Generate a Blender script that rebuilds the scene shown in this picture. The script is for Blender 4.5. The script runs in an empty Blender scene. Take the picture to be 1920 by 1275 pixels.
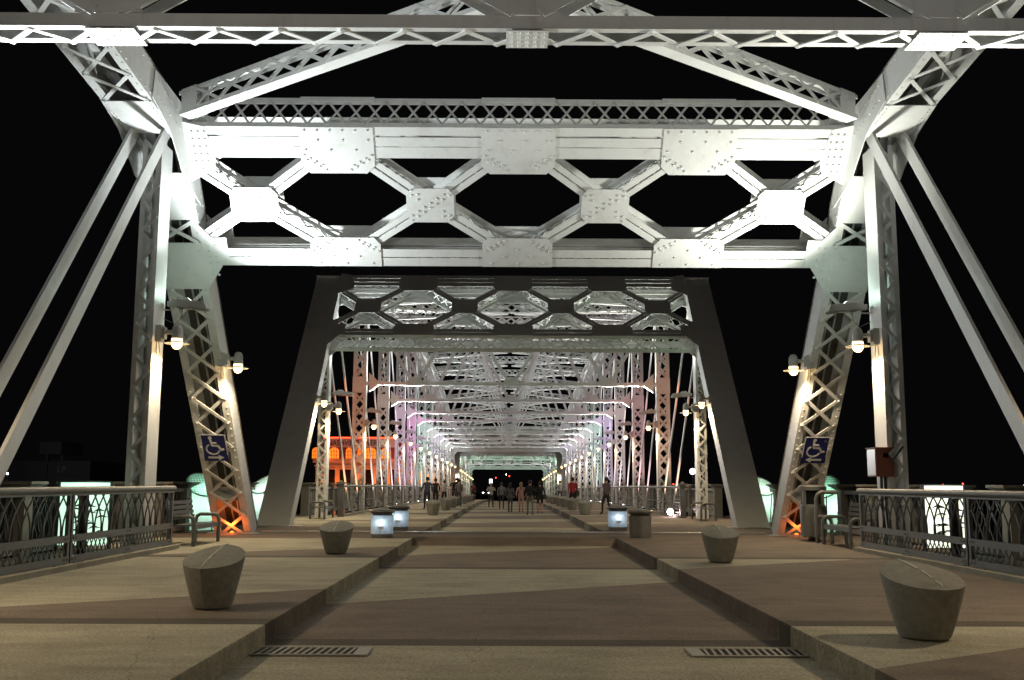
import bpy, math, random
from mathutils import Vector, Matrix
V = Vector
random.seed(7)
sc = bpy.context.scene
COL = sc.collection
rad = math.radians
EX, EY, EZ = V((1, 0, 0)), V((0, 1, 0)), V((0, 0, 1))

# ------------------------------------------------------------------ materials
def mat(name, base, rough=0.6, metal=0.0, var=0.0, vscale=4.0, dirt=None, dirt_amt=0.0, dirt_scale=1.2, bump=0.0, bscale=60.0,
        emit=None, estr=0.0, trans=0.0, spec=0.4, streak=None):
    m = bpy.data.materials.new(name)
    m.use_nodes = True
    nt = m.node_tree
    b = nt.nodes['Principled BSDF']
    b.inputs['Roughness'].default_value = rough
    b.inputs['Metallic'].default_value = metal
    b.inputs['Specular IOR Level'].default_value = spec
    b.inputs['Base Color'].default_value = (*base, 1)
    tc = nt.nodes.new('ShaderNodeTexCoord')
    out = None
    def noise(scale, detail=4.0, rgh=0.6):
        n = nt.nodes.new('ShaderNodeTexNoise')
        n.inputs['Scale'].default_value = scale
        n.inputs['Detail'].default_value = detail
        n.inputs['Roughness'].default_value = rgh
        nt.links.new(tc.outputs['Object'], n.inputs['Vector'])
        return n.outputs['Fac']
    if var > 0 or dirt:
        mixn = nt.nodes.new('ShaderNodeMix'); mixn.data_type = 'RGBA'
        lo = tuple(max(0, c * (1 - var)) for c in base); hi = tuple(min(1, c * (1 + var)) for c in base)
        mixn.inputs[6].default_value = (*lo, 1); mixn.inputs[7].default_value = (*hi, 1)
        nt.links.new(noise(vscale), mixn.inputs[0])
        out = mixn.outputs[2]
        if dirt:
            ramp = nt.nodes.new('ShaderNodeMapRange')
            ramp.inputs[1].default_value = 0.52; ramp.inputs[2].default_value = 0.75
            ramp.inputs[3].default_value = 0.0; ramp.inputs[4].default_value = dirt_amt
            nt.links.new(noise(dirt_scale, 8.0, 0.7), ramp.inputs[0])
            mx = nt.nodes.new('ShaderNodeMix'); mx.data_type = 'RGBA'
            mx.inputs[7].default_value = (*dirt, 1)
            nt.links.new(ramp.outputs[0], mx.inputs[0]); nt.links.new(out, mx.inputs[6])
            out = mx.outputs[2]
        if streak:
            mp = nt.nodes.new('ShaderNodeMapping'); mp.inputs['Scale'].default_value = (7, 7, 0.55)
            nt.links.new(tc.outputs['Object'], mp.inputs[0])
            n2 = nt.nodes.new('ShaderNodeTexNoise'); n2.inputs['Scale'].default_value = 1.0; n2.inputs['Detail'].default_value = 6; n2.inputs['Roughness'].default_value = 0.7
            nt.links.new(mp.outputs[0], n2.inputs['Vector'])
            r2 = nt.nodes.new('ShaderNodeMapRange'); r2.inputs[1].default_value = 0.56; r2.inputs[2].default_value = 0.74; r2.inputs[3].default_value = 0; r2.inputs[4].default_value = 0.34
            nt.links.new(n2.outputs['Fac'], r2.inputs[0])
            m2 = nt.nodes.new('ShaderNodeMix'); m2.data_type = 'RGBA'; m2.inputs[7].default_value = (*streak, 1)
            nt.links.new(r2.outputs[0], m2.inputs[0]); nt.links.new(out, m2.inputs[6]); out = m2.outputs[2]
        nt.links.new(out, b.inputs['Base Color'])
    if bump > 0:
        bp = nt.nodes.new('ShaderNodeBump')
        bp.inputs['Strength'].default_value = bump
        bp.inputs['Distance'].default_value = 0.01
        nt.links.new(noise(bscale, 3.0), bp.inputs['Height'])
        nt.links.new(bp.outputs[0], b.inputs['Normal'])
    if emit:
        b.inputs['Emission Color'].default_value = (*emit, 1)
        b.inputs['Emission Strength'].default_value = estr
    if trans:
        b.inputs['Transmission Weight'].default_value = trans
    return m

M = {}
M['white'] = mat('white_steel_paint', (0.66, 0.67, 0.66), 0.45, var=0.07, vscale=3, dirt=(0.32, 0.28, 0.22), dirt_amt=0.28, dirt_scale=1.7, streak=(0.36, 0.31, 0.24), bump=0.05, bscale=25)
M['galv'] = mat('galvanised_railing', (0.14, 0.145, 0.142), 0.5, metal=0.3, var=0.15, vscale=6, bump=0.1, bscale=40)
M['dark'] = mat('dark_painted_metal', (0.05, 0.052, 0.055), 0.5, var=0.2, vscale=5)
M['parapet'] = mat('weathered_parapet', (0.16, 0.16, 0.145), 0.8, var=0.2, vscale=2, bump=0.3, bscale=30)
M['concrete'] = mat('kerb_concrete', (0.30, 0.285, 0.235), 0.9, var=0.2, vscale=6, dirt=(0.07, 0.065, 0.05), dirt_amt=0.55, dirt_scale=2.5, bump=0.4, bscale=50)
M['stone'] = mat('bollard_stone', (0.205, 0.205, 0.18), 0.85, var=0.38, vscale=14, dirt=(0.08, 0.072, 0.055), dirt_amt=0.6, dirt_scale=4, bump=0.6, bscale=55)
M['ridgeline'] = mat('pale_stone_line', (0.5, 0.49, 0.43), 0.8, var=0.2, vscale=20)
M['steel'] = mat('stainless_steel', (0.5, 0.5, 0.5), 0.3, metal=0.9, var=0.1)
M['grate'] = mat('worn_galvanised_grate', (0.30, 0.29, 0.26), 0.55, var=0.15, vscale=9, dirt=(0.12, 0.09, 0.06), dirt_amt=0.5, dirt_scale=6)
M['housing'] = mat('lamp_housing_paint', (0.42, 0.42, 0.40), 0.5, var=0.08)
M['glow'] = mat('warm_lamp_glass', (1, 0.9, 0.7), 0.3, emit=(1.0, 0.68, 0.32), estr=4.5)
M['disc'] = mat('white_reflector_enamel', (0.85, 0.83, 0.78), 0.35)
M['lens'] = mat('floodlight_glass', (0.35, 0.37, 0.36), 0.15, spec=0.7)
M['blue'] = mat('blue_sign_face', (0.012, 0.018, 0.16), 0.4, var=0.08)
M['signw'] = mat('white_sign_paint', (0.75, 0.76, 0.76), 0.4, var=0.04)
M['rust'] = mat('red_brown_cabinet_paint', (0.24, 0.085, 0.055), 0.55, var=0.15, vscale=7)
M['benchmetal'] = mat('bench_tube_paint', (0.085, 0.09, 0.09), 0.45, var=0.15, vscale=6)
M['innerdark'] = mat('dark_inner_plate', (0.10, 0.095, 0.085), 0.7, var=0.3, vscale=2, dirt=(0.04, 0.035, 0.03), dirt_amt=0.6, dirt_scale=1.5)  # darker colour than the outer steel, so the box interiors read dark
M['black'] = mat('flat_black', (0.004, 0.004, 0.004), 0.9)
M['drumbody'] = mat('green_lit_drum_wall', (0.5, 0.7, 0.6), 0.4, var=0.1, emit=(0.42, 0.80, 0.66), estr=0.8)
M['drumtop'] = mat('glowing_drum_cap', (0.6, 0.8, 0.7), 0.4, emit=(0.36, 1.0, 0.66), estr=1.0)
M['drumtop2'] = mat('pale_glowing_drum_cap', (0.6, 0.8, 0.7), 0.4, emit=(0.38, 0.62, 0.5), estr=0.7)
M['panelglow'] = mat('self_lit_white_panel', (0.7, 0.8, 0.7), 0.5, emit=(0.62, 0.95, 0.72), estr=1.1)  # emission stands in for floodlight falling on a pale surface
M['panelglow2'] = mat('self_lit_cream_panel', (0.8, 0.8, 0.7), 0.5, emit=(0.95, 1.0, 0.80), estr=1.3)  # right side board, lit look put into the emission as well
M['binglow'] = mat('self_lit_bin_wall', (0.45, 0.5, 0.55), 0.35, var=0.15, vscale=8, emit=(0.42, 0.56, 0.68), estr=0.42)
def translucent(name, col, var=0.1, vs=8):
    m = bpy.data.materials.new(name); m.use_nodes = True; nt = m.node_tree
    nt.nodes.remove(nt.nodes['Principled BSDF'])
    out = nt.nodes['Material Output']
    tc = nt.nodes.new('ShaderNodeTexCoord'); n = nt.nodes.new('ShaderNodeTexNoise'); n.inputs['Scale'].default_value = vs; n.inputs['Detail'].default_value = 6
    nt.links.new(tc.outputs['Object'], n.inputs['Vector'])
    mx = nt.nodes.new('ShaderNodeMix'); mx.data_type = 'RGBA'
    mx.inputs[6].default_value = (*[c * (1 - var) for c in col], 1); mx.inputs[7].default_value = (*[min(1, c * (1 + var)) for c in col], 1)
    nt.links.new(n.outputs['Fac'], mx.inputs[0])
    d = nt.nodes.new('ShaderNodeBsdfDiffuse'); t = nt.nodes.new('ShaderNodeBsdfTranslucent'); ms = nt.nodes.new('ShaderNodeMixShader'); ms.inputs[0].default_value = 0.6
    for q in (d, t): nt.links.new(mx.outputs[2], q.inputs[0])
    nt.links.new(d.outputs[0], ms.inputs[1]); nt.links.new(t.outputs[0], ms.inputs[2]); nt.links.new(ms.outputs[0], out.inputs[0])
    return m
M['binglow'] = translucent('translucent_bin_wall', (0.55, 0.64, 0.72), 0.35, 9)  # translucent wall, glows from an inner lamp added for the hotspot
M['drumbody'] = translucent('frosted_drum_wall', (0.55, 0.62, 0.58))
M['drumtop'] = translucent('frosted_drum_cap', (0.62, 0.98, 0.80)); M['drumtop2'] = translucent('pale_frosted_drum_cap', (0.8, 0.92, 0.86))
M['binhot'] = mat('bin_lamp_glass', (1, 1, 1), 0.3, emit=(0.9, 0.97, 1.0), estr=2.5)
M['bin'] = mat('dull_steel_bin', (0.17, 0.175, 0.17), 0.5, metal=0.5, var=0.25, vscale=8)
M['pink'] = mat('pink_uplight_glass', (1, 0.8, 0.8), 0.3, emit=(1.0, 0.72, 0.70), estr=22)
M['whitelamp'] = mat('white_lamp_glass', (1, 1, 1), 0.3, emit=(1, 0.95, 0.9), estr=22)
M['redlamp'] = mat('red_lamp_glass', (1, 0.1, 0.05), 0.3, emit=(1, 0.07, 0.03), estr=6)
M['teallamp'] = mat('green_signal_glass', (0, 0.7, 0.5), 0.3, emit=(0.05, 0.9, 0.6), estr=3)
M['brick'] = mat('red_brick_wall', (0.30, 0.07, 0.045), 0.85, var=0.3, vscale=1.5, bump=0.3, bscale=8)
M['stucco'] = mat('pale_facade_render', (0.48, 0.36, 0.25), 0.85, var=0.12, vscale=0.7)
M['signband'] = mat('cream_sign_board', (0.62, 0.50, 0.44), 0.6, var=0.08, vscale=0.6)
M['ink'] = mat('black_lettering', (0.015, 0.01, 0.01), 0.6)
M['winlit'] = mat('orange_lit_window', (1, 0.4, 0.05), 0.4, emit=(1.0, 0.22, 0.02), estr=1.4, var=0.35, vscale=0.9)
M['windark'] = mat('dark_window_glass', (0.01, 0.01, 0.012), 0.1, spec=0.6)
M['neon'] = mat('red_neon_tube', (1, 0.1, 0.05), 0.3, emit=(1.0, 0.05, 0.015), estr=5)
M['water'] = mat('river_water', (0.004, 0.005, 0.006), 0.12, spec=0.5, bump=0.3, bscale=0.7)
M['earth'] = mat('river_bank_earth', (0.03, 0.027, 0.02), 0.95, var=0.3, vscale=0.2)
M['stadium'] = mat('stadium_concrete', (0.12, 0.11, 0.105), 0.8, var=0.2, vscale=0.1)
M['stadlet'] = mat('pale_stadium_letters', (0.35, 0.35, 0.37), 0.6)
M['carpaint'] = mat('dark_car_paint', (0.03, 0.03, 0.035), 0.25, spec=0.6)
M['rubber'] = mat('tyre_rubber', (0.012, 0.012, 0.012), 0.9)
M['skin'] = mat('skin', (0.42, 0.25, 0.18), 0.6)
M['hair_d'] = mat('dark_hair', (0.02, 0.014, 0.01), 0.6)
M['hair_b'] = mat('fair_hair', (0.30, 0.20, 0.10), 0.6)
CL = {}
def cloth(c):
    if c not in CL:
        CL[c] = mat('cloth_%d' % len(CL), c, 0.85, var=0.15, vscale=8)
    return CL[c]

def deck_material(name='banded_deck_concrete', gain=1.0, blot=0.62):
    m = bpy.data.materials.new(name); m.use_nodes = True
    nt = m.node_tree; N = nt.nodes.new; L = nt.links.new
    b = nt.nodes['Principled BSDF']; b.inputs['Roughness'].default_value = 0.9
    b.inputs['Specular IOR Level'].default_value = 0.25
    tc = N('ShaderNodeTexCoord'); sp = N('ShaderNodeSeparateXYZ'); L(tc.outputs['Object'], sp.inputs[0])
    def math_(op, a, bb):
        n = N('ShaderNodeMath'); n.operation = op
        for k, x in enumerate((a, bb)):
            if isinstance(x, (int, float)): n.inputs[k].default_value = x
            else: L(x, n.inputs[k])
        return n.outputs[0]
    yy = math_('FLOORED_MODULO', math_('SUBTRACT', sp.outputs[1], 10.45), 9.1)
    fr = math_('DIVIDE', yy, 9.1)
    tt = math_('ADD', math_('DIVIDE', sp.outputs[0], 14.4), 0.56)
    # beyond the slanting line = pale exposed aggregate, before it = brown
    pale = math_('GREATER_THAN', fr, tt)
    strip = math_('LESS_THAN', yy, 0.42)
    plat = math_('MULTIPLY', math_('GREATER_THAN', sp.outputs[1], 26.2), math_('LESS_THAN', sp.outputs[1], 33.0))
    pale = math_('MULTIPLY', pale, math_('SUBTRACT', 1.0, plat))
    def noise(s, d=5, r=0.65):
        n = N('ShaderNodeTexNoise'); n.inputs['Scale'].default_value = s; n.inputs['Detail'].default_value = d
        n.inputs['Roughness'].default_value = r; L(tc.outputs['Object'], n.inputs['Vector']); return n.outputs['Fac']
    def mixc(f, a, c):
        n = N('ShaderNodeMix'); n.data_type = 'RGBA'
        if isinstance(f, (int, float)): n.inputs[0].default_value = f
        else: L(f, n.inputs[0])
        for k, x in ((6, a), (7, c)):
            if isinstance(x, tuple): n.inputs[k].default_value = (*x, 1)
            else: L(x, n.inputs[k])
        return n.outputs[2]
    st = N('ShaderNodeMapping'); st.inputs['Scale'].default_value = (0.5, 2.2, 1)
    L(tc.outputs['Object'], st.inputs[0])
    ns = N('ShaderNodeTexNoise'); ns.inputs['Scale'].default_value = 1.6; ns.inputs['Detail'].default_value = 7
    L(st.outputs[0], ns.inputs['Vector'])
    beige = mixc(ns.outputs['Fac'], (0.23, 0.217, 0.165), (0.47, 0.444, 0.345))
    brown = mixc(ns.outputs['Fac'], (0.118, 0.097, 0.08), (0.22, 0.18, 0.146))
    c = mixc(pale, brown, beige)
    c = mixc(strip, c, (0.085, 0.075, 0.06))
    # fine aggregate grain, blotches
    g = N('ShaderNodeMapRange'); g.inputs[1].default_value = 0.3; g.inputs[2].default_value = 0.7
    g.inputs[3].default_value = 0.42; g.inputs[4].default_value = 1.6; L(noise(34, 4, 0.85), g.inputs[0])
    vm = N('ShaderNodeVectorMath'); vm.operation = 'SCALE'; L(c, vm.inputs[0]); L(g.outputs[0], vm.inputs[3])
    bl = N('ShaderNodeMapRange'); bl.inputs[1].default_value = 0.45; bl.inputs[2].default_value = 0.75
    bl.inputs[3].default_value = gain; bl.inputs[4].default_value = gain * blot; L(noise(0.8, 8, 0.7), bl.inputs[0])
    vm2 = N('ShaderNodeVectorMath'); vm2.operation = 'SCALE'; L(vm.outputs[0], vm2.inputs[0]); L(bl.outputs[0], vm2.inputs[3])
    # gum spots and drips, hairline cracks, slab joints
    vo = N('ShaderNodeTexVoronoi'); vo.inputs['Scale'].default_value = 1.1; L(tc.outputs['Object'], vo.inputs['Vector'])
    sep = N('ShaderNodeSeparateColor'); L(vo.outputs['Color'], sep.inputs[0])
    rad_ = math_('MULTIPLY', math_('POWER', sep.outputs[0], 3.0), 0.05)
    spot = math_('LESS_THAN', vo.outputs['Distance'], rad_)
    wn = N('ShaderNodeTexNoise'); wn.inputs['Scale'].default_value = 1.4; wn.inputs['Detail'].default_value = 6; L(tc.outputs['Object'], wn.inputs['Vector'])
    wm = N('ShaderNodeMix'); wm.data_type = 'VECTOR'; wm.inputs[0].default_value = 0.35; L(tc.outputs['Object'], wm.inputs[4]); L(wn.outputs['Color'], wm.inputs[5])
    vc = N('ShaderNodeTexVoronoi'); vc.feature = 'DISTANCE_TO_EDGE'; vc.inputs['Scale'].default_value = 0.33; L(wm.outputs[1], vc.inputs['Vector'])
    crack = math_('MULTIPLY', math_('LESS_THAN', vc.outputs['Distance'], 0.0012), math_('GREATER_THAN', noise(0.35, 2), 0.52))
    jy = math_('LESS_THAN', math_('FLOORED_MODULO', math_('ADD', sp.outputs[1], 3.2), 4.55), 0.018)
    dk = math_('SUBTRACT', 1.0, math_('MINIMUM', 1.0, math_('ADD', math_('MULTIPLY', spot, 0.4), math_('ADD', math_('MULTIPLY', crack, 0.3), math_('MULTIPLY', jy, 0.45)))))
    vm3 = N('ShaderNodeVectorMath'); vm3.operation = 'SCALE'; L(vm2.outputs[0], vm3.inputs[0]); L(dk, vm3.inputs[3])
    L(vm3.outputs[0], b.inputs['Base Color'])
    bp = N('ShaderNodeBump'); bp.inputs['Strength'].default_value = 0.5; bp.inputs['Distance'].default_value = 0.006
    L(noise(75, 2), bp.inputs['Height']); L(bp.outputs[0], b.inputs['Normal'])
    return m
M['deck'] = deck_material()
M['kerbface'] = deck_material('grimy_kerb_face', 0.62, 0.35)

def perforated():
    """wire mesh: a real grid of holes (alpha) over a glowing cap"""
    return mat('drum_wire_mesh', (0.25, 0.32, 0.28), 0.5)
M['mesh'] = perforated()

# ------------------------------------------------------------------ mesh builder
class MB:
    def __init__(s): s.v, s.f, s.mi = [], [], []
    def add(s, vs, fs, mi=0):
        o = len(s.v); s.v.extend(V(p) for p in vs)
        for f in fs: s.f.append(tuple(i + o for i in f)); s.mi.append(mi)
    def hull8(s, p, mi=0):
        s.add(p, [(0, 3, 2, 1), (4, 5, 6, 7), (0, 1, 5, 4), (1, 2, 6, 5), (2, 3, 7, 6), (3, 0, 4, 7)], mi)
    def beam(s, p0, p1, hu, hv, mi=0):
        p0, p1 = V(p0), V(p1)
        s.hull8([p0 - hu - hv, p0 + hu - hv, p0 + hu + hv, p0 - hu + hv, p1 - hu - hv, p1 + hu - hv, p1 + hu + hv, p1 - hu + hv], mi)
    def box(s, a, b, mi=0):
        x0, y0, z0 = a; x1, y1, z1 = b
        s.hull8([V(q) for q in ((x0, y0, z0), (x1, y0, z0), (x1, y1, z0), (x0, y1, z0), (x0, y0, z1), (x1, y0, z1), (x1, y1, z1), (x0, y1, z1))], mi)
    def prism(s, pts, thick, mi=0):
        n = len(pts); t = V(thick)
        vs = [V(p) for p in pts] + [V(p) + t for p in pts]
        fs = [tuple(range(n))[::-1], tuple(range(n, 2 * n))] + [(i, (i + 1) % n, n + (i + 1) % n, n + i) for i in range(n)]
        s.add(vs, fs, mi)
    def tube(s, pts, r, n=8, mi=0, cap=True):
        pts = [V(p) for p in pts]
        rings = []
        up = None
        for i, p in enumerate(pts):
            d = (pts[min(i + 1, len(pts) - 1)] - pts[max(i - 1, 0)]).normalized()
            if up is None:
                up = EZ if abs(d.z) < 0.9 else EX
            a = d.cross(up).normalized(); b = a.cross(d).normalized(); up = b
            rr = r[i] if isinstance(r, (list, tuple)) else r
            rings.append([p + a * rr * math.cos(2 * math.pi * k / n) + b * rr * math.sin(2 * math.pi * k / n) for k in range(n)])
        vs = [q for g in rings for q in g]; fs = []
        for i in range(len(pts) - 1):
            for k in range(n):
                k2 = (k + 1) % n
                fs.append((i * n + k, i * n + k2, (i + 1) * n + k2, (i + 1) * n + k))
        if cap:
            fs.append(tuple(range(n))[::-1]); fs.append(tuple(range((len(pts) - 1) * n, len(pts) * n)))
        s.add(vs, fs, mi)
    def lathe(s, prof, n=20, c=(0, 0, 0), mi=0):
        c = V(c); vs = []; fs = []
        for r, z in prof:
            vs += [c + V((r * math.cos(2 * math.pi * k / n), r * math.sin(2 * math.pi * k / n), z)) for k in range(n)]
        for i in range(len(prof) - 1):
            for k in range(n):
                k2 = (k + 1) % n
                fs.append((i * n + k, i * n + k2, (i + 1) * n + k2, (i + 1) * n + k))
        fs.append(tuple(range(n))[::-1]); fs.append(tuple(range((len(prof) - 1) * n, len(prof) * n)))
        s.add(vs, fs, mi)
    def rivet(s, p, nrm, r=0.02):
        nrm = V(nrm).normalized(); a = nrm.orthogonal().normalized(); b = nrm.cross(a)
        p = V(p); n = 6
        vs = [p + (a * math.cos(k * math.pi / 3) + b * math.sin(k * math.pi / 3)) * r for k in range(n)]
        vs += [p + nrm * r * 0.6 + (a * math.cos(k * math.pi / 3) + b * math.sin(k * math.pi / 3)) * r * 0.6 for k in range(n)]
        fs = [(k, (k + 1) % n, n + (k + 1) % n, n + k) for k in range(n)] + [tuple(range(n, 2 * n))]
        s.add(vs, fs)
    def build(s, name, m, parent=None, loc=None, smooth=None, kind=None):
        o0 = V(loc) if loc is not None else (wl(parent) if parent else V((0, 0, 0)))
        me = bpy.data.meshes.new(name)
        me.from_pydata([tuple(p - o0) for p in s.v], [], s.f)
        for mm in (m if isinstance(m, (list, tuple)) else [m]): me.materials.append(mm)
        if isinstance(m, (list, tuple)) and len(m) > 1: me.polygons.foreach_set('material_index', s.mi)
        if smooth:
            me.polygons.foreach_set('use_smooth', [True] * len(me.polygons))
            me.set_sharp_from_angle(angle=rad(smooth))
        me.update()
        ob = bpy.data.objects.new(name, me); COL.objects.link(ob)
        if parent is not None: ob.parent = parent
        elif loc is not None: ob.location = loc
        if kind: ob['kind'] = kind
        return ob

def wl(o):
    p = V((0, 0, 0))
    while o is not None: p = p + o.location; o = o.parent
    return p
def tag(o, label=None, cat=None, group=None, kind=None):
    if label: o['label'] = label
    if cat: o['category'] = cat
    if group: o['group'] = group
    if kind: o['kind'] = kind
    return o
def thing(name, loc, label, cat, group=None):
    o = bpy.data.objects.new(name, None); o.empty_display_size = 0.2; o.location = loc; COL.objects.link(o)
    return tag(o, label, cat, group)
def copy_tree(o, parent=None):
    c = o.copy(); COL.objects.link(c)
    if parent is not None: c.parent = parent
    for ch in o.children: copy_tree(ch, c)
    return c
def place(o, loc, rz=0, label=None, cat=None, group=None, sx=1):
    o.location = loc; o.rotation_euler = (0, 0, rz)
    if label: o['label'] = label
    if group: o['group'] = group
    return o
ORD = ['first', 'second', 'third', 'fourth', 'fifth', 'sixth', 'seventh', 'eighth', 'ninth', 'tenth', 'eleventh', 'twelfth', 'thirteenth', 'fourteenth']

def light(kind, loc, power, color, parent=None, target=None, size=90, blend=0.5, radius=0.08, name='lamp_light'):
    d = bpy.data.lights.new(name, kind); d.energy = power; d.color = color; d.shadow_soft_size = radius
    if kind == 'SPOT': d.spot_size = rad(size); d.spot_blend = blend
    o = bpy.data.objects.new(name, d); COL.objects.link(o)
    loc = V(loc)
    if target is not None:
        o.rotation_euler = (V(target) - loc).to_track_quat('-Z', 'Y').to_euler()
    if parent is not None:
        o.parent = parent
        o.location = loc - wl(parent)
    else: o.location = loc
    return o

def zdeck(y):
    return 0.0 if y < 28.5 else -7.0e-5 * (y - 28.5) ** 2

# ------------------------------------------------------------------ riveted members
def frame(p0, p1, U):
    a = (V(p1) - V(p0)).normalized(); U = V(U); u = (U - a * U.dot(a)).normalized(); v = a.cross(u).normalized()
    return a, u, v
def face_lacing(mb, p0, p1, a, u, v, off, half, style, pitch, bw, th=0.008, rv=0.0, b0=0.0, b1=0.0):
    """lacing bars lying in the plane v=off between u=-half..half"""
    L = (V(p1) - V(p0)).length - b0 - b1
    n = max(1, round(L / pitch)); st = L / n
    base = V(p0) + a * b0 + v * off
    for i in range(n):
        q0, q1 = base + a * (st * i), base + a * (st * (i + 1))
        diag = []
        if style == 'X':
            diag = [(q0 - u * half, q1 + u * half, 0), (q0 + u * half, q1 - u * half, 1)]
        elif style == 'Z':
            diag = [(q0 - u * half, q0 + a * (st / 2) + u * half, 0), (q0 + a * (st / 2) + u * half, q1 - u * half, 1)]
        for s0, s1, k in diag:
            d = (s1 - s0).normalized(); w = v.cross(d).normalized()
            sg = 1 if off >= 0 else -1
            o = v * (sg * th * (1.0 if k == 0 else 3.05))
            mb.beam(s0 + o - d * 0.03, s1 + o + d * 0.03, w * bw / 2, v * th)
            if rv:
                for e in (s0, s1): mb.rivet(e + o + v * sg * th, v * sg, rv)
def laced(mb, p0, p1, U, W, D, fl=0.14, fp='X', fn='X', pitch=0.6, bw=0.06, t=0.015, b0=0.0, b1=0.0, rv=0.0, rstep=0.22, inner=False, web='P'):
    """box member: two webs (at u=+-W/2), flanges on faces v=+-D/2; a face is 'X','Z' lacing, 'P' plate or None"""
    a, u, v = frame(p0, p1, U); p0, p1 = V(p0), V(p1); L = (p1 - p0).length
    for s in (-1, 1):
        c = u * (s * (W / 2 - t / 2))
        if web == 'P': mb.beam(p0 + c, p1 + c, u * t / 2, v * (D / 2 - 0.001))
        else: face_lacing(mb, p0, p1, a, v, u * s, W / 2 - t, D / 2 - 0.05, web, pitch, bw, b0=b0, b1=b1)
        for sv in (-1, 1):
            cf = u * (s * (W / 2 - fl / 2)) + v * (sv * (D / 2 + t / 2))
            mb.beam(p0 + cf, p1 + cf, u * fl / 2, v * t / 2)
            if rv and (fp if sv > 0 else fn) != 'P':
                k = rstep / 2
                while k < L:
                    for uu in ((W / 2 - fl * 0.35),):
                        mb.rivet(p0 + a * k + u * s * uu + v * sv * (D / 2 + t), v * sv, rv)
                    k += rstep
        if rv and web == 'P':
            for sv in (-1, 1):
                k = rstep / 2
                while k < L:
                    mb.rivet(p0 + a * k + u * s * (W / 2) + v * sv * (D / 2 - 0.07), u * s, rv); k += rstep
    for sv, st in ((1, fp), (-1, fn)):
        if st == 'P':
            c = v * (sv * (D / 2 + t * 1.6))
            mb.beam(p0 + c, p1 + c, u * (W / 2 + 0.02), v * t * 0.5)
            if rv:
                k = rstep / 2
                while k < L:
                    for s in (-1, 1): mb.rivet(p0 + a * k + u * s * (W / 2 - 0.06) + v * sv * (D / 2 + t * 2.1), v * sv, rv)
                    k += rstep
        elif st in ('X', 'Z'):
            face_lacing(mb, p0, p1, a, u, v, sv * (D / 2 + t), W / 2 - fl * 0.55, st, pitch, bw, rv=rv * 1.2, b0=b0, b1=b1)
    return a, u, v

def plate_on(mb, pts, n, t=0.018, rv=0, grid=None):
    """polygon plate whose visible face is raised t along n; rivets on grid [(p)...]"""
    mb.prism(pts, V(n) * t)
    if rv and grid:
        for g in grid: mb.rivet(g + V(n) * t, n, rv)

W_ = M['white']
XT = 7.7

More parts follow.
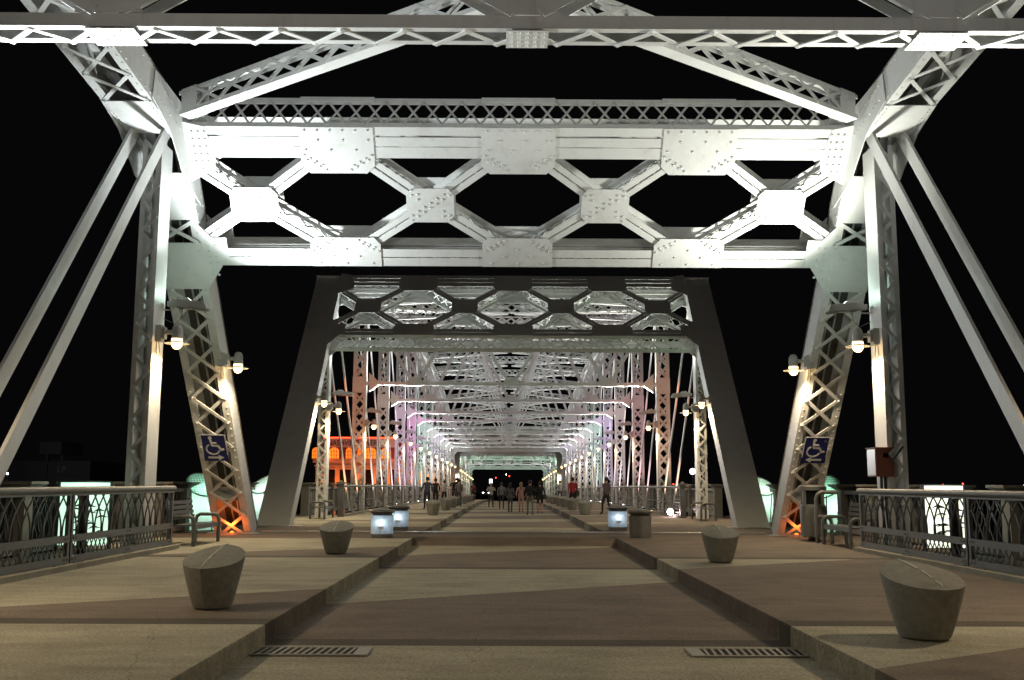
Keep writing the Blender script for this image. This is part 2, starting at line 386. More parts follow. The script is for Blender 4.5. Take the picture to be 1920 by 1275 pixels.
def portal(root, B, D, N, sp, front, lod=0):
    """portal bracing in an inclined plane. P(x,s,o)=B+x*ex+s*D+o*N ; front layer at o=0, back layer at o=-T (N points out of the front)"""
    B, D, N = V(B), V(D), V(N)
    P = lambda x, s, o=0.0: B + EX * x + D * s + N * o
    T = 0.6
    st0, st1, sm0, sm1, sb0, sb1, tl, sback_t, sback_b = sp
    sc_t = (st0 + st1) / 2; sc_m = (sm0 + sm1) / 2; sc_b = (sb0 + sb1) / 2
    tops = [-3.92, 0.0, 3.92]; mids = [-5.87, -1.95, 1.95, 5.87]
    mb = MB()
    for o, sg in ((0, 1), (-T, -1)):
        on = lambda k: o + sg * k
        # top chord: three flats with dark slits
        h = st1 - st0
        for f0, f1 in ((0.0, 0.36), (0.385, 0.68), (0.74, 1.0)):
            a0, a1 = st0 + h * f0, st0 + h * f1
            mb.prism([P(-7.15, a0, on(-0.012)), P(7.15, a0, on(-0.012)), P(7.15, a1, on(-0.012)), P(-7.15, a1, on(-0.012))], N * (sg * 0.012))
        h = sb1 - sb0
        for f0, f1 in ((0.0, 0.47), (0.52, 1.0)):
            a0, a1 = sb0 + h * f0, sb0 + h * f1
            mb.prism([P(-7.15, a0, on(-0.012)), P(7.15, a0, on(-0.012)), P(7.15, a1, on(-0.012)), P(-7.15, a1, on(-0.012))], N * (sg * 0.012))
    # stiffening legs of the chord angles, and end lacing (top edge and bottom edge)
    for s0, sb, sgn in ((st1, sback_t, 1), (sb0, sback_b, -1)):
        pf, pb = P(0, s0, 0), P(0, sb, -T)
        e = (pb - pf); el = e.length; e.normalize(); nn = D * sgn
        for q, w in ((0.05, 0.055), (el - 0.07, 0.075)):
            c = pf + e * q
            mb.beam(c - EX * 7.15, c + EX * 7.15, e * w, nn * 0.008)
        # X lacing
        n = 34 if lod == 0 else 24
        for i in range(n):
            x0, x1 = -7.0 + 14.0 * i / n, -7.0 + 14.0 * (i + 1) / n
            for k, (xa, xb) in enumerate(((x0, x1), (x1, x0))):
                qa = pf + EX * xa + e * 0.06 + nn * (0.012 + 0.012 * k); qb = pf + EX * xb + e * (el - 0.08) + nn * (0.012 + 0.012 * k)
                d = (qb - qa).normalized(); w = nn.cross(d).normalized()
                mb.beam(qa, qb, w * 0.028, nn * 0.005)
        # batten plates on the edge face over the nodes
        for xc in tops:
            mb.prism([pf + EX * (xc - 0.8) + nn * 0.03, pf + EX * (xc + 0.8) + nn * 0.03, pb + EX * (xc + 0.8) + nn * 0.03, pb + EX * (xc - 0.8) + nn * 0.03][::-1] if False else
                     [pf + EX * (xc - 0.8) + e * (el - 0.12) + nn * 0.03, pf + EX * (xc + 0.8) + e * (el - 0.12) + nn * 0.03, pb + EX * (xc + 0.8) + nn * 0.03, pb + EX * (xc - 0.8) + nn * 0.03], nn * 0.012)
            if lod == 0 and sgn > 0:
                for k in range(9): mb.rivet(pf + EX * (xc - 0.7 + k * 0.175) + e * (el - 0.05) + nn * 0.042, nn, 0.018)
    pf_obj = mb.build('portal_frame', W_, root)
    # diagonals
    lines = []
    allt = [-7.8] + tops + [7.8]
    for xm in mids:
        for dx in (-1.95, 1.95):
            lines.append((xm, sc_m, xm + dx, sc_t)); lines.append((xm, sc_m, xm + dx, sc_b))
    for xa, sa, xb, sb in lines:
        if abs(xb) > 7.2:
            f = (7.15 - abs(xa)) / (abs(xb) - abs(xa)); xb, sb = math.copysign(7.15, xb), sa + (sb - sa) * f
        mb = MB()
        for o, sg in ((0, 1), (-T, -1)):
            pa, pb = P(xa, sa, o - sg * 0.03), P(xb, sb, o - sg * 0.03)
            a = (pb - pa).normalized(); w = N.cross(a).normalized()
            for q, hw in ((-0.085, 0.062), (0.085, 0.062)):
                mb.beam(pa + w * q, pb + w * q, w * hw, N * 0.008)
            for q in (-0.02, 0.02):
                mb.beam(pa + w * q - N * sg * 0.05, pb + w * q - N * sg * 0.05, w * 0.007, N * 0.045)
        pa, pb = P(xa, sa, -T / 2), P(xb, sb, -T / 2)
        a = (pb - pa).normalized(); w = N.cross(a).normalized()
        face_lacing(mb, pa + a * 0.45, pb - a * 0.3, a, N, w, 0.0, T / 2 - 0.05, 'X', 0.48, 0.045)
        mb.build('diagonal', W_, pf_obj)
    # gussets
    def gus(poly, o, sg, grid, name='gusset_plate'):
        mb = MB()
        pts = [P(x, s, o + sg * 0.004) for x, s in poly]
        plate_on(mb, pts, N * sg, 0.016, 0.034 if (grid and lod == 0 and sg > 0) or lod < 0 else 0, [P(x, s, o + sg * 0.004) for x, s in grid])
        mb.build(name, W_, pf_obj)
    for o, sg in ((0, 1), (-T, -1)):
        lo = st0 - tl
        for xc in tops:
            g = []
            for r in range(3):
                for c in range(6):
                    if (r + c) % 2 == 0 or r == 0: g.append((xc - 0.68 + c * 0.27, st1 - 0.08 - r * 0.22))
            for q in (-1, 1):
                for r in range(2):
                    for k in range(4): g.append((xc + q * (0.66 - 0.13 * k + 0.07 * r), lo + 0.30 - 0.0 - k * 0.075 + r * 0.0 + (0.11 if r else 0)))
            gus([(xc - 0.80, st1), (xc + 0.80, st1), (xc + 0.80, lo + 0.18), (xc + 0.62, lo), (xc - 0.62, lo), (xc - 0.80, lo + 0.18)], o, sg, g)
            hi = sb1 + 0.30
            g = []
            for r in range(3):
                for c in range(5):
                    if (r + c) % 2 == 0: g.append((xc - 0.6 + c * 0.3, sb0 + 0.07 + r * 0.18))
            for q in (-1, 1):
                for r in range(2):
                    for k in range(4): g.append((xc + q * (0.66 - 0.12 * k + 0.08 * r), hi - 0.24 + k * 0.06 - (0.1 if r else 0)))
            gus([(xc - 0.80, sb0 - 0.01), (xc + 0.80, sb0 - 0.01), (xc + 0.80, hi - 0.17), (xc + 0.66, hi), (xc - 0.66, hi), (xc - 0.80, hi - 0.17)], o, sg, g)
        for xc in mids:
            g = []
            for q in (-1, 1):
                for k in range(7):
                    tq = -0.42 + k * 0.14
                    if q > 0 or abs(tq) > 0.2:
                        g.append((xc + tq, sc_m + q * tq * 0.72 + 0.06)); g.append((xc + tq, sc_m + q * tq * 0.72 - 0.06))
            gus([(xc - 0.53, sm0 + 0.16), (xc - 0.40, sm0), (xc + 0.40, sm0), (xc + 0.53, sm0 + 0.16), (xc + 0.53, sm1 - 0.16), (xc + 0.40, sm1), (xc - 0.40, sm1), (xc - 0.53, sm1 - 0.16)], o, sg, g)
        for q in (-1, 1):
            g = [(q * (7.0 - 0.13 * c), st1 - 0.12 - 0.17 * r) for r in range(6) for c in range(3) if c < 3 - (r == 5)]
            gus([(q * 7.22, st1 + 0.12), (q * 6.72, st1), (q * 6.58, st0), (q * 6.62, st0 - tl + 0.1), (q * 7.22, st0 - tl - 0.25)][::q], o, sg, g, 'corner_plate')
            g = [(q * (7.05 - 0.14 * c), sb0 - 0.25 + 0.15 * r) for r in range(6) for c in range(2)]
            gus([(q * 7.22, sb1 + 0.62), (q * 6.95, sb1 + 0.28), (q * 6.62, sb1 + 0.28), (q * 6.62, sb0), (q * 6.78, sb0), (q * 7.20, sb0 - 0.62)][::q], o, sg, g, 'corner_plate')
    return pf_obj

def sway(root, Y, z, zb, ztop, lod):
    """sway frame across the bridge: laced bottom strut, gussets and crossing angles"""
    mb = MB()
    zz = z
    w = 0.44 if lod == 0 else 0.34
    # two channels with lacing beneath
    for yy in (Y, Y + w):
        s = 1 if yy == Y else -1
        mb.box((-7.5, yy - 0.009, zb + zz), (7.5, yy + 0.009, zb + zz + 0.15))
        y0, y1 = sorted((yy - s * 0.009, yy + s * 0.095))
        mb.box((-7.5, y0, zb + zz - 0.012), (7.5, y1, zb + zz - 0.001))
    c0, c1 = V((-7.3, Y + w / 2, zb + zz - 0.008)), V((7.3, Y + w / 2, zb + zz - 0.008))
    face_lacing(mb, c0, c1, EX, EY, -EZ, 0.006, w / 2 - 0.05, 'Z', 0.74, 0.065, rv=0.02 if lod == 0 else 0)
    so = mb.build('sway_strut', W_, root)
    for xc, hw in ((-4.9, 0.3), (0, 0.25), (4.9, 0.3)):
        g = MB()
        g.box((xc - hw, Y - 0.02, zb + zz - 0.046), (xc + hw, Y + w + 0.02, zb + zz - 0.036))
        if lod == 0:
            for i in range(5):
                for j in range(4):
                    g.rivet((xc - hw + 0.06 + i * (2 * hw - 0.12) / 4, Y + 0.04 + j * (w - 0.08) / 3, zb + zz - 0.046), (0, 0, -1), 0.024)
        # vertical gusset above
        zt = zb + zz + 0.152
        g.prism([(xc - 0.40, Y - 0.015, zt), (xc + 0.40, Y - 0.015, zt), (xc + 0.28, Y - 0.015, zt + 0.25), (xc - 0.28, Y - 0.015, zt + 0.25)], (0, -0.014, 0))
        if lod == 0:
            for q in (-1, 1): g.rivet((xc + q * 0.24, Y - 0.029, zt + 0.13), (0, -1, 0), 0.035)
        g.build('gusset_plate', W_, so)
    if lod > 0:
        for q in (-1, 1):
            g = MB()
            g.prism([(q * 7.22, Y - 0.02, zb + zz + 0.62), (q * 6.72, Y - 0.02, zb + zz + 0.15), (q * 6.72, Y - 0.02, zb + zz), (q * 7.2, Y - 0.02, zb + zz - 0.32)][::q], (0, -0.014, 0))
            g.prism([(q * 6.72, Y - 0.03, zb + zz - 0.01), (q * 6.72, Y + w, zb + zz - 0.01), (q * 7.2, Y + w, zb + zz - 0.34), (q * 7.2, Y - 0.03, zb + zz - 0.34)], (q * 0.008, 0, 0.015))
            g.build('knee_bracket', W_, so)
    z0 = zb + zz + 0.28; H = ztop - z0
    arms = []
    if lod == 0:
        sl = 0.55
        for xc in (-4.9, 0, 4.9):
            for q in (-1, 1):
                x1 = xc + q * H / sl
                if abs(x1) > 7.2: x1 = math.copysign(7.2, x1)
                arms.append((xc, x1, abs(x1 - xc) * sl))
    else:
        for xc in (-4.9, 0, 4.9):
            for q in (-1, 1): arms.append((xc, xc + q * 2.45 * (0.95 if abs(xc) > 1 else 1), H))
    for xc, x1, h in arms:
        g = MB()
        pa, pb = V((xc + (0.16 if x1 > xc else -0.16), Y - 0.04, z0 - 0.1)), V((x1, Y - 0.04, z0 + h))
        a = (pb - pa).normalized(); wv = EY.cross(a).normalized()
        g.beam(pa, pb, wv * 0.075, EY * 0.008)
        g.beam(pa + EY * 0.09, pb + EY * 0.09, wv * 0.008, EY * 0.08)
        g.beam(pa + EY * 0.34, pb + EY * 0.34, wv * 0.075, EY * 0.008)
        g.build('sway_diagonal', W_, root)
    # top strut, laced
    g = MB()
    laced(g, (-7.2, Y + 0.2, ztop + 0.1), (7.2, Y + 0.2, ztop + 0.1), EY, 0.4, 0.5, fl=0.08, fp='X', fn='X', pitch=0.55, bw=0.05, web='X')
    g.build('top_strut', W_, root)

def lateral(root, pa, pb, lod):
    """laced lateral strut seen from its side"""
    g = MB()
    laced(g, pa, pb, EZ, 0.52, 0.26, fl=0.085, fp='X', fn='X', pitch=0.70 if lod == 0 else 0.8, bw=0.055, b0=0.5, b1=0.3)
    if lod == 0:
        a = (V(pb) - V(pa)).normalized(); s = a.cross(EZ).normalized(); u = s.cross(a).normalized()
        for e, sg in ((V(pa), 1),):
            q = e + a * 0.1
            for ss in (-1, 1):
                g.prism([q + s * ss * 0.15 - u * 0.27, q + s * ss * 0.15 + a * 0.45 - u * 0.27, q + s * ss * 0.15 + a * 0.45 + u * 0.27, q + s * ss * 0.15 + u * 0.27], s * ss * 0.014)
    g.build('lateral_brace', W_, root)

def eyebars(root, pa, pb, off=0.30, w=0.075, d=0.10):
    for s in (-1, 1):
        g = MB()
        p, q = V(pa) + EX * s * off, V(pb) + EX * s * off
        a = (q - p).normalized(); v = a.cross(EX).normalized()
        g.beam(p, q, EX * w, v * d)
        g.build('eyebar', W_, root)

# ------------------------------------------------------------------ the near span (camera stands inside it)
t1 = thing('truss_span', (0, 21.2, 0), 'white floodlit riveted truss span directly overhead, nearest of the three spans', 'bridge truss')
D1 = V((0, -7.4, 8.9)).normalized(); N1 = V((0, -D1.z, D1.y)); B1 = V((0, 28.5, 0))
for s in (-1, 1):
    mb = MB()
    base = B1 + EX * (s * XT) - N1 * 0.30
    laced(mb, base + D1 * -0.2, base + D1 * 11.75, EX * 1, 1.0, 0.55, fl=0.19, fp='X', fn='P', pitch=0.93, bw=0.085, t=0.018, b0=0.1, b1=4.2, rv=0.022, rstep=0.24) if False else None
    # the underside (towards N1) is laced, the upper side a solid cover plate
    a, u, v = frame(base, base + D1, EX)
    fp, fn = ('X', None) if v.dot(N1) > 0 else (None, 'X')
    laced(mb, base + D1 * -0.25, base + D1 * 11.75, EX, 1.0, 0.55, fl=0.19, fp=fp, fn=fn, pitch=0.76, bw=0.085, t=0.018, b0=0.15, b1=4.15, rv=0.022, rstep=0.23)
    cdi = base + D1 * 1.15  # added plate across the leg, stops the orange light rising
    mb.hull8([cdi + EX * a * 0.48 + N1 * b * 0.27 + D1 * c for c in (0, 0.014) for a, b in ((-1, -1), (1, -1), (1, 1), (-1, 1))])
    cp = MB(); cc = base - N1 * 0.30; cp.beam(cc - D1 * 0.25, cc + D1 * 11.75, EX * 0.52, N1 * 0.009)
    # two longitudinal stiffeners on the inside of the cover plate
    for q in (-0.09, 0.09):
        c = base - N1 * 0.24 + EX * q
        mb.beam(c, c + D1 * 11, EX * 0.015, N1 * 0.03)
    ep = mb.build('end_post', W_, t1)
    cp.build('cover_plate', M['innerdark'], ep)
    for s0, s1 in ((7.65, 8.85), (9.42, 10.55)):
        g = MB()
        o = N1 * 0.028
        pts = [B1 + EX * (s * XT - 0.5) + D1 * s0, B1 + EX * (s * XT + 0.5) + D1 * s0, B1 + EX * (s * XT + 0.5) + D1 * s1, B1 + EX * (s * XT - 0.5) + D1 * s1]
        plate_on(g, [p + o for p in pts], N1, 0.016, 0.022, [B1 + EX * (s * XT + q * 0.43) + D1 * (s0 + 0.07 + k * (s1 - s0 - 0.14) / 8) + o for q in (-1, 1) for k in range(9)])
        g.build('batten_plate', W_, ep)
    c = B1 + EX * s * XT
    face_lacing(g2 := MB(), c + D1 * 8.87, c + D1 * 9.40, D1, EX, N1, 0.02, 0.42, 'X', 0.53, 0.085)
    g2.build('lacing_bars', W_, ep)
    g = MB(); g.box((s * XT - 0.62, 28.2, 0.004), (s * XT + 0.62, 28.75, 0.03)); g.box((s * (XT - 0.62) - 0.25, 27.75, 0.006), (s * (XT - 0.62) + 0.25, 28.35, 0.022))
    g.build('base_plate', M['steel'], ep)
    # vertical hip post: zigzag laced toward the deck user, solid inner web
    for Y in (21.17, 11.2, 1.2):
        g = MB()
        top = 8.5 if Y > 20 else 9.7
        c0, c1 = V((s * XT, Y, -0.6)), V((s * XT, Y, top))
        laced(g, c0, c1, EX, 0.40, 0.64, fl=0.10, fp='Z', fn='Z', pitch=0.66, bw=0.07, t=0.014, rv=0.0)
        if Y > 20:
            n = 13
            for k in range(n * 2 + 1):
                zz = -0.6 + k * (top + 0.6) / (n * 2)
        g.build('vertical_post', W_, t1)
    # top chord, laced beneath
    zc = [(21.35, 8.93), (11.2, 10.02), (1.2, 10.9), (-9, 11.4)]
    for (ya, za), (yb, zb) in zip(zc, zc[1:]):
        g = MB()
        pa, pb = V((s * XT, ya, za)), V((s * XT, yb, zb))
        a, u, v = frame(pa, pb, EX)
        fp, fn = (None, 'X') if v.z > 0 else ('X', None)
        laced(g, pa, pb, EX, 1.0, 0.66, fl=0.17, fp=fp, fn=fn, pitch=0.95, bw=0.085, t=0.018, b0=2.1 if ya > 20 else 0.3, b1=0.2, rv=0.022 if ya > 0 else 0, rstep=0.26)
        tc_ = g.build('top_chord', W_, t1)
        cp = MB(); vu = v if v.z > 0 else -v; cp.beam(pa + vu * 0.36, pb + vu * 0.36, EX * 0.52, vu * 0.009); cp.build('cover_plate', M['innerdark'], tc_)
        if ya > 20:
            b = MB(); n = v if v.z < 0 else -v
            q0, q1 = pa + a * 0.62 + n * 0.362, pa + a * 2.05 + n * 0.362
            plate_on(b, [q0 - EX * 0.5, q0 + EX * 0.5, q1 + EX * 0.5, q1 - EX * 0.5], n, 0.014, 0.022,
                     [q0 + (q1 - q0) * (k / 11) * 0.98 + EX * qq * 0.43 for k in range(12) for qq in (-1, 1)])
            b.build('batten_plate', W_, tc_)
    # hip gusset on the webs
    g = MB()
    for q in (-1, 1):
        x = s * XT + q * 0.515
        g.prism([(x, 22.6, 7.6), (x, 21.3, 7.9), (x, 20.3, 8.55), (x, 19.2, 8.85), (x, 19.3, 9.45), (x, 21.4, 9.35), (x, 22.2, 8.6)], (q * 0.016, 0, 0))
        for k in range(22):
            yy, zz = 19.5 + (k % 11) * 0.19, 8.98 + 0.3 * (k // 11) - (k % 11) * 0.025
            g.rivet((x + q * 0.016, yy, zz), (q, 0, 0), 0.022)
    g.build('hip_gusset', W_, t1)
    # bottom chord
    g = MB(); laced(g, (s * XT, -8, -0.75), (s * XT, 27.5, -0.75), EX, 0.8, 0.5, fp='P', fn='X', pitch=1.4)
    g.build('bottom_chord', W_, t1)
    eyebars(t1, (s * XT, 20.75, 8.75), (s * XT, 11.6, -1.9), off=0.33, w=0.03, d=0.15)
    # mount between hip post and end post
portal(t1, B1, D1, N1, (10.9, 11.6, 9.38, 10.2, 8.27, 8.69, 0.35, 12.02, 8.35), 1, 0)
sway(t1, 11.38, 0, 6.68, 9.75, 0)
for s in (-1, 1):
    lateral(t1, (s * 7.0, 20.6, 9.2), (s * 0.3, 16.3, 9.62), 0)
    lateral(t1, (s * 7.0, 11.9, 10.0), (s * 0.3, 16.0, 9.62), 0)
g = MB(); g.prism([(-0.55, 15.4, 9.32), (0.55, 15.4, 9.32), (0.75, 16.15, 9.32), (0.55, 17.0, 9.32), (-0.55, 17.0, 9.32), (-0.75, 16.15, 9.32)], (0, 0, -0.016))
for k in range(12): g.rivet((-0.45 + 0.3 * (k % 4), 15.7 + 0.4 * (k // 4), 9.304), (0, 0, -1), 0.025)
g.build('lateral_gusset', W_, t1)

# ------------------------------------------------------------------ spans ahead
def far_span(name, label, y0, posts, y1, zdz, lod, hz=9.6, rise=(0, 1.0, 1.9, 2.5, 2.9, 3.0)):
    root = thing(name, (0, y0, zdeck(y0)), label, 'bridge truss')
    n = len(posts)
    zt = []
    for i in range(n):
        k = min(i, n - 1 - i); r = rise[min(k, len(rise) - 1)]
        zt.append(hz + r + zdeck(posts[i]))
    zb0, zb1 = zdeck(y0), zdeck(y1)
    pitchx = 0.62 if lod == 1 else 1.0
    for s in (-1, 1):
        X = s * XT
        # end posts
        for (ya, za, yb, zb, dirn) in ((y0, zb0 - 0.1, posts[0], zt[0], 1), (y1, zb1 - 0.1, posts[-1], zt[-1], -1)):
            g = MB()
            pa, pb = V((X, ya, za)), V((X, yb, zb))
            a, u, v = frame(pa, pb, EX)
            up = v if v.z > 0 else -v
            pa2, pb2 = pa - up * 0.3, pb - up * 0.3 + a * 0.45
            fp, fn = ('P', 'X') if v.z > 0 else ('X', 'P')
            laced(g, pa2, pb2, EX, 1.0, 0.55, fl=0.19, fp=fp, fn=fn, pitch=0.95, bw=0.09, t=0.018, rv=0.024 if (lod == 1 and dirn == 1) else 0, rstep=0.26)
            ep = g.build('end_post', W_, root)
            if lod == 1 and dirn == 1:
                g = MB(); g.box((X - 0.62, ya - 0.45, zb0 + 0.004), (X + 0.62, ya + 0.25, zb0 + 0.028)); g.box((X - s * 0.95, ya - 0.1, zb0 + 0.003), (X - s * 0.5, ya + 0.5, zb0 + 0.02)) if s > 0 else g.box((X + 0.5, ya - 0.1, zb0 + 0.003), (X + 0.95, ya + 0.5, zb0 + 0.02))
                g.build('base_plate', M['steel'], ep)
        for i, Y in enumerate(posts):
            g = MB()
            zb = zdeck(Y)
            first = i in (0, n - 1)
            if first:
                laced(g, (X, Y, zb - 0.1), (X, Y, zt[i] - 0.75), EX, 0.40, 0.55, fl=0.10, fp='Z', fn='Z', pitch=0.6, bw=0.07, t=0.014)
                g.box((X - 0.215, Y - 0.31, zb + 0.0), (X + 0.215, Y - 0.296, zb + 0.35))
            else:
                b = None
                laced(g, (X, Y, zb - 0.1), (X, Y, zb + 5.95), EX, 0.66, 0.42, fl=0.14, fp='X', fn='X', pitch=pitchx, bw=0.075, t=0.014, rv=0.018 if (lod == 1 and i < 3) else 0, rstep=0.31)
                laced(g, (X, Y, zb + 6.75), (X, Y, zt[i]), EX, 0.66, 0.42, fl=0.14, fp='X', fn='X', pitch=pitchx, bw=0.075, t=0.014)
                laced(g, (X, Y, zb + 5.95), (X, Y, zb + 6.75), EX, 0.66, 0.42, fl=0.14, fp='P', fn='P', t=0.014)
            g.build('vertical_post', W_, root)
            if i < n - 1:
                g = MB()
                pa, pb = V((X, Y, zt[i])), V((X, posts[i + 1], zt[i + 1]))
                a, u, v = frame(pa, pb, EX)
                fp, fn = ('P', 'X') if v.z > 0 else ('X', 'P')
                laced(g, pa, pb, EX, 0.95, 0.6, fl=0.17, fp=fp, fn=fn, pitch=0.95 if lod == 1 else 1.6, bw=0.09, t=0.018)
                g.build('top_chord', W_, root)
                # diagonals slope down toward midspan
                j = i if i < n // 2 else i + 1
                k = i + 1 if i < n // 2 else i
                eyebars(root, (X, posts[j], zt[j] - 0.2), (X, posts[k], zdeck(posts[k]) - 0.9), off=0.27, w=0.028, d=0.085)
    for i in range(n - 1):
        ya, yb = posts[i], posts[i + 1]
        m = V((0, (ya + yb) / 2, (zt[i] + zt[i + 1]) / 2 + 0.05))
        if i < 8 or lod == 1:
            for s in (-1, 1):
                lateral(root, (s * 7.0, ya + 0.5, zt[i]), m + EX * s * 0.25, lod)
                lateral(root, (s * 7.0, yb - 0.5, zt[i + 1]), m + EX * s * 0.25, lod)
    for i in range(1, n - 1):
        sway(root, posts[i] - 0.30, zdeck(posts[i]), 6.33, zt[i] - 0.35, lod)
    # portals
    Da = V((0, posts[0] - y0, zt[0] + 0.0 - (zb0 - 0.1))).normalized()
    Na = V((0, -Da.z, Da.y))
    Ba = V((0, y0, zb0 - 0.1)) + Na * 0.02
    portal(root, Ba, Da, Na, SP2, 1, 1)
    Db = V((0, posts[-1] - y1, zt[-1] - (zb1 - 0.1))).normalized()
    Nb = V((0, -Db.z, Db.y))
    Bb = V((0, y1, zb1 - 0.1)) + Nb * 0.62
    portal(root, Bb, Db, Nb, SP2B, 1, 1)
    return root, zt
SP2 = (12.93, 13.65, 11.11, 12.02, 9.72, 10.12, 0.34, 13.3, 9.45)
SP2B = (11.9, 12.6, 10.3, 11.15, 9.1, 9.5, 0.34, 12.9, 9.2)
P2 = [42.0, 52.0, 62.0, 72.0, 80.5, 89.5, 98.5, 107.5, 116.5, 125.5, 134.5]
t2, zt2 = far_span('truss_span', 'long white truss span ahead with dark shaded portal and pink lit posts, second from camera', 33.2, P2, 143.0, 0, 1)
P3 = [157.0, 166.5, 176.0, 185.5, 195.0, 204.5]
t3, zt3 = far_span('truss_span', 'farthest truss span with small green lit portal at the end of the deck', 148.0, P3, 213.0, 0, 2)

# ------------------------------------------------------------------ deck, kerbs, platform
KX = 2.6
def ribbon(name, prof, ys, m, kind='structure'):
    """sweep a cross profile [(x,z)] along y; ys list of (y, dz, scale_of_z)"""
    mb = MB(); n = len(prof); vs = []; fs = []
    for y, fz in ys:
        zz = zdeck(y)
        for x, z in prof: vs.append(V((x, y, z * fz + zz if z < 0 else z + zz)))
    for i in range(len(ys) - 1):
        for k in range(n - 1):
            fs.append((i * n + k, i * n + k + 1, (i + 1) * n + k + 1, (i + 1) * n + k))
    mb.add(vs, fs)
    return mb.build(name, m, kind=kind)
far_ys = [34.2] + [36 + 4 * i for i in range(60)]
road_ys = [(-6.0, 1.0), (10.0, 1.0), (26.1, 1.0), (26.9, 0.02), (30.2, 0.02)] + [(y, 1.0) for y in far_ys]
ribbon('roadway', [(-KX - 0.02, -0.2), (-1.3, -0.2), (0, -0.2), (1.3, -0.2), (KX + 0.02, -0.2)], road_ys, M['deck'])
for s in (-1, 1):
    near = [(-6.0, 1), (5, 1), (21.9, 1)]
    mid = [(21.9, 1), (26.9, 1), (28.9, 1), (34.0, 1), (45.0, 1)]
    far = [(45.0, 1)] + [(y, 1) for y in range(48, 280, 4)]
    for ys_, outer in ((near, (5.0, 7.14)), (mid, (7.1, 9.3)), (far, (5.0, 7.3))):
        prof = [(s * (KX + 0.012), -1e-6), (s * outer[0], 0.0), (s * outer[1], 0.0)]
        ribbon('sidewalk', prof if s > 0 else prof[::-1], ys_, M['deck'])
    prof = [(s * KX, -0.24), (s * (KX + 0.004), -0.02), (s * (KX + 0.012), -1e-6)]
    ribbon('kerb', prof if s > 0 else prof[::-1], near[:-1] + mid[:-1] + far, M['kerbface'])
    # concrete edge curb carrying the near railing
    g = MB()
    ys = [4.0, 6.6, 11.75, 16.85, 22.0]
    for a, b in zip(ys, ys[1:]):
        x0, x1 = sorted((s * 7.10, s * 7.46))
        g.box((x0, a + 0.006, -0.25), (x1, b - 0.006, 0.085))
    g.build('edge_curb', M['concrete'], kind='structure')
    # slab edge beyond
    g = MB(); x0, x1 = sorted((s * 9.28, s * 9.75)); g.box((x0, -4, -0.5), (x1, 46, -0.006)); g.box((min(s * 7.12, s * 9.28), 21.86, -0.4), (max(s * 7.12, s * 9.28), 21.9, -0.004))
    g.build('parapet_footing', M['parapet'], kind='structure')
g = MB(); g.box((-7.2, 29.62, -0.02), (7.2, 29.72, 0.012)); g.box((-7.2, 29.84, -0.02), (7.2, 29.90, 0.010))
g.build('expansion_joint', M['steel'], kind='structure')
# underlying deck slab so that nothing shows through
g = MB()
g.box((-7.1, -6, -0.7), (7.1, 280, -0.9 - 4.4)) if False else g.box((-7.05, -6, -0.75), (7.05, 46, -0.45))
g.build('deck_slab', M['parapet'], kind='structure')

# drain grates
def drain():
    r = thing('drain_grate', (0, 0, 0), '', 'drain grate')
    g = MB(); g.box((-0.53, -0.19, -0.004), (0.53, 0.19, 0.004)); g.build('pit_shade_plate', M['black'], r)  # flat black plate standing in for the shaded pit below the bars
    g = MB()
    g.box((-0.56, -0.225, 0), (0.66, -0.19, 0.014)); g.box((-0.56, 0.19, 0), (0.66, 0.225, 0.014))
    g.box((-0.60, -0.225, 0), (-0.56, 0.225, 0.0135)); g.box((0.53, -0.189, 0), (0.66, 0.189, 0.0138)); g.build('frame', M['grate'], r)
    g = MB()
    for k in range(15):
        x = -0.5 + k * 0.0705; g.beam(V((x - 0.012, -0.19, 0.007)), V((x + 0.012, 0.19, 0.007)), EX * 0.012, EZ * 0.006)
    g.build('bars', M['grate'], r)
    return r
d1 = drain(); place(d1, (-2.17, 10.02, -0.195), 0, 'slotted steel drain grate against the left kerb of the roadway')
d2 = copy_tree(d1); place(d2, (2.17, 10.02, -0.195), math.pi, 'slotted steel drain grate against the right kerb of the roadway')
for d in (d1, d2): d['group'] = 'kerbside drain grates'

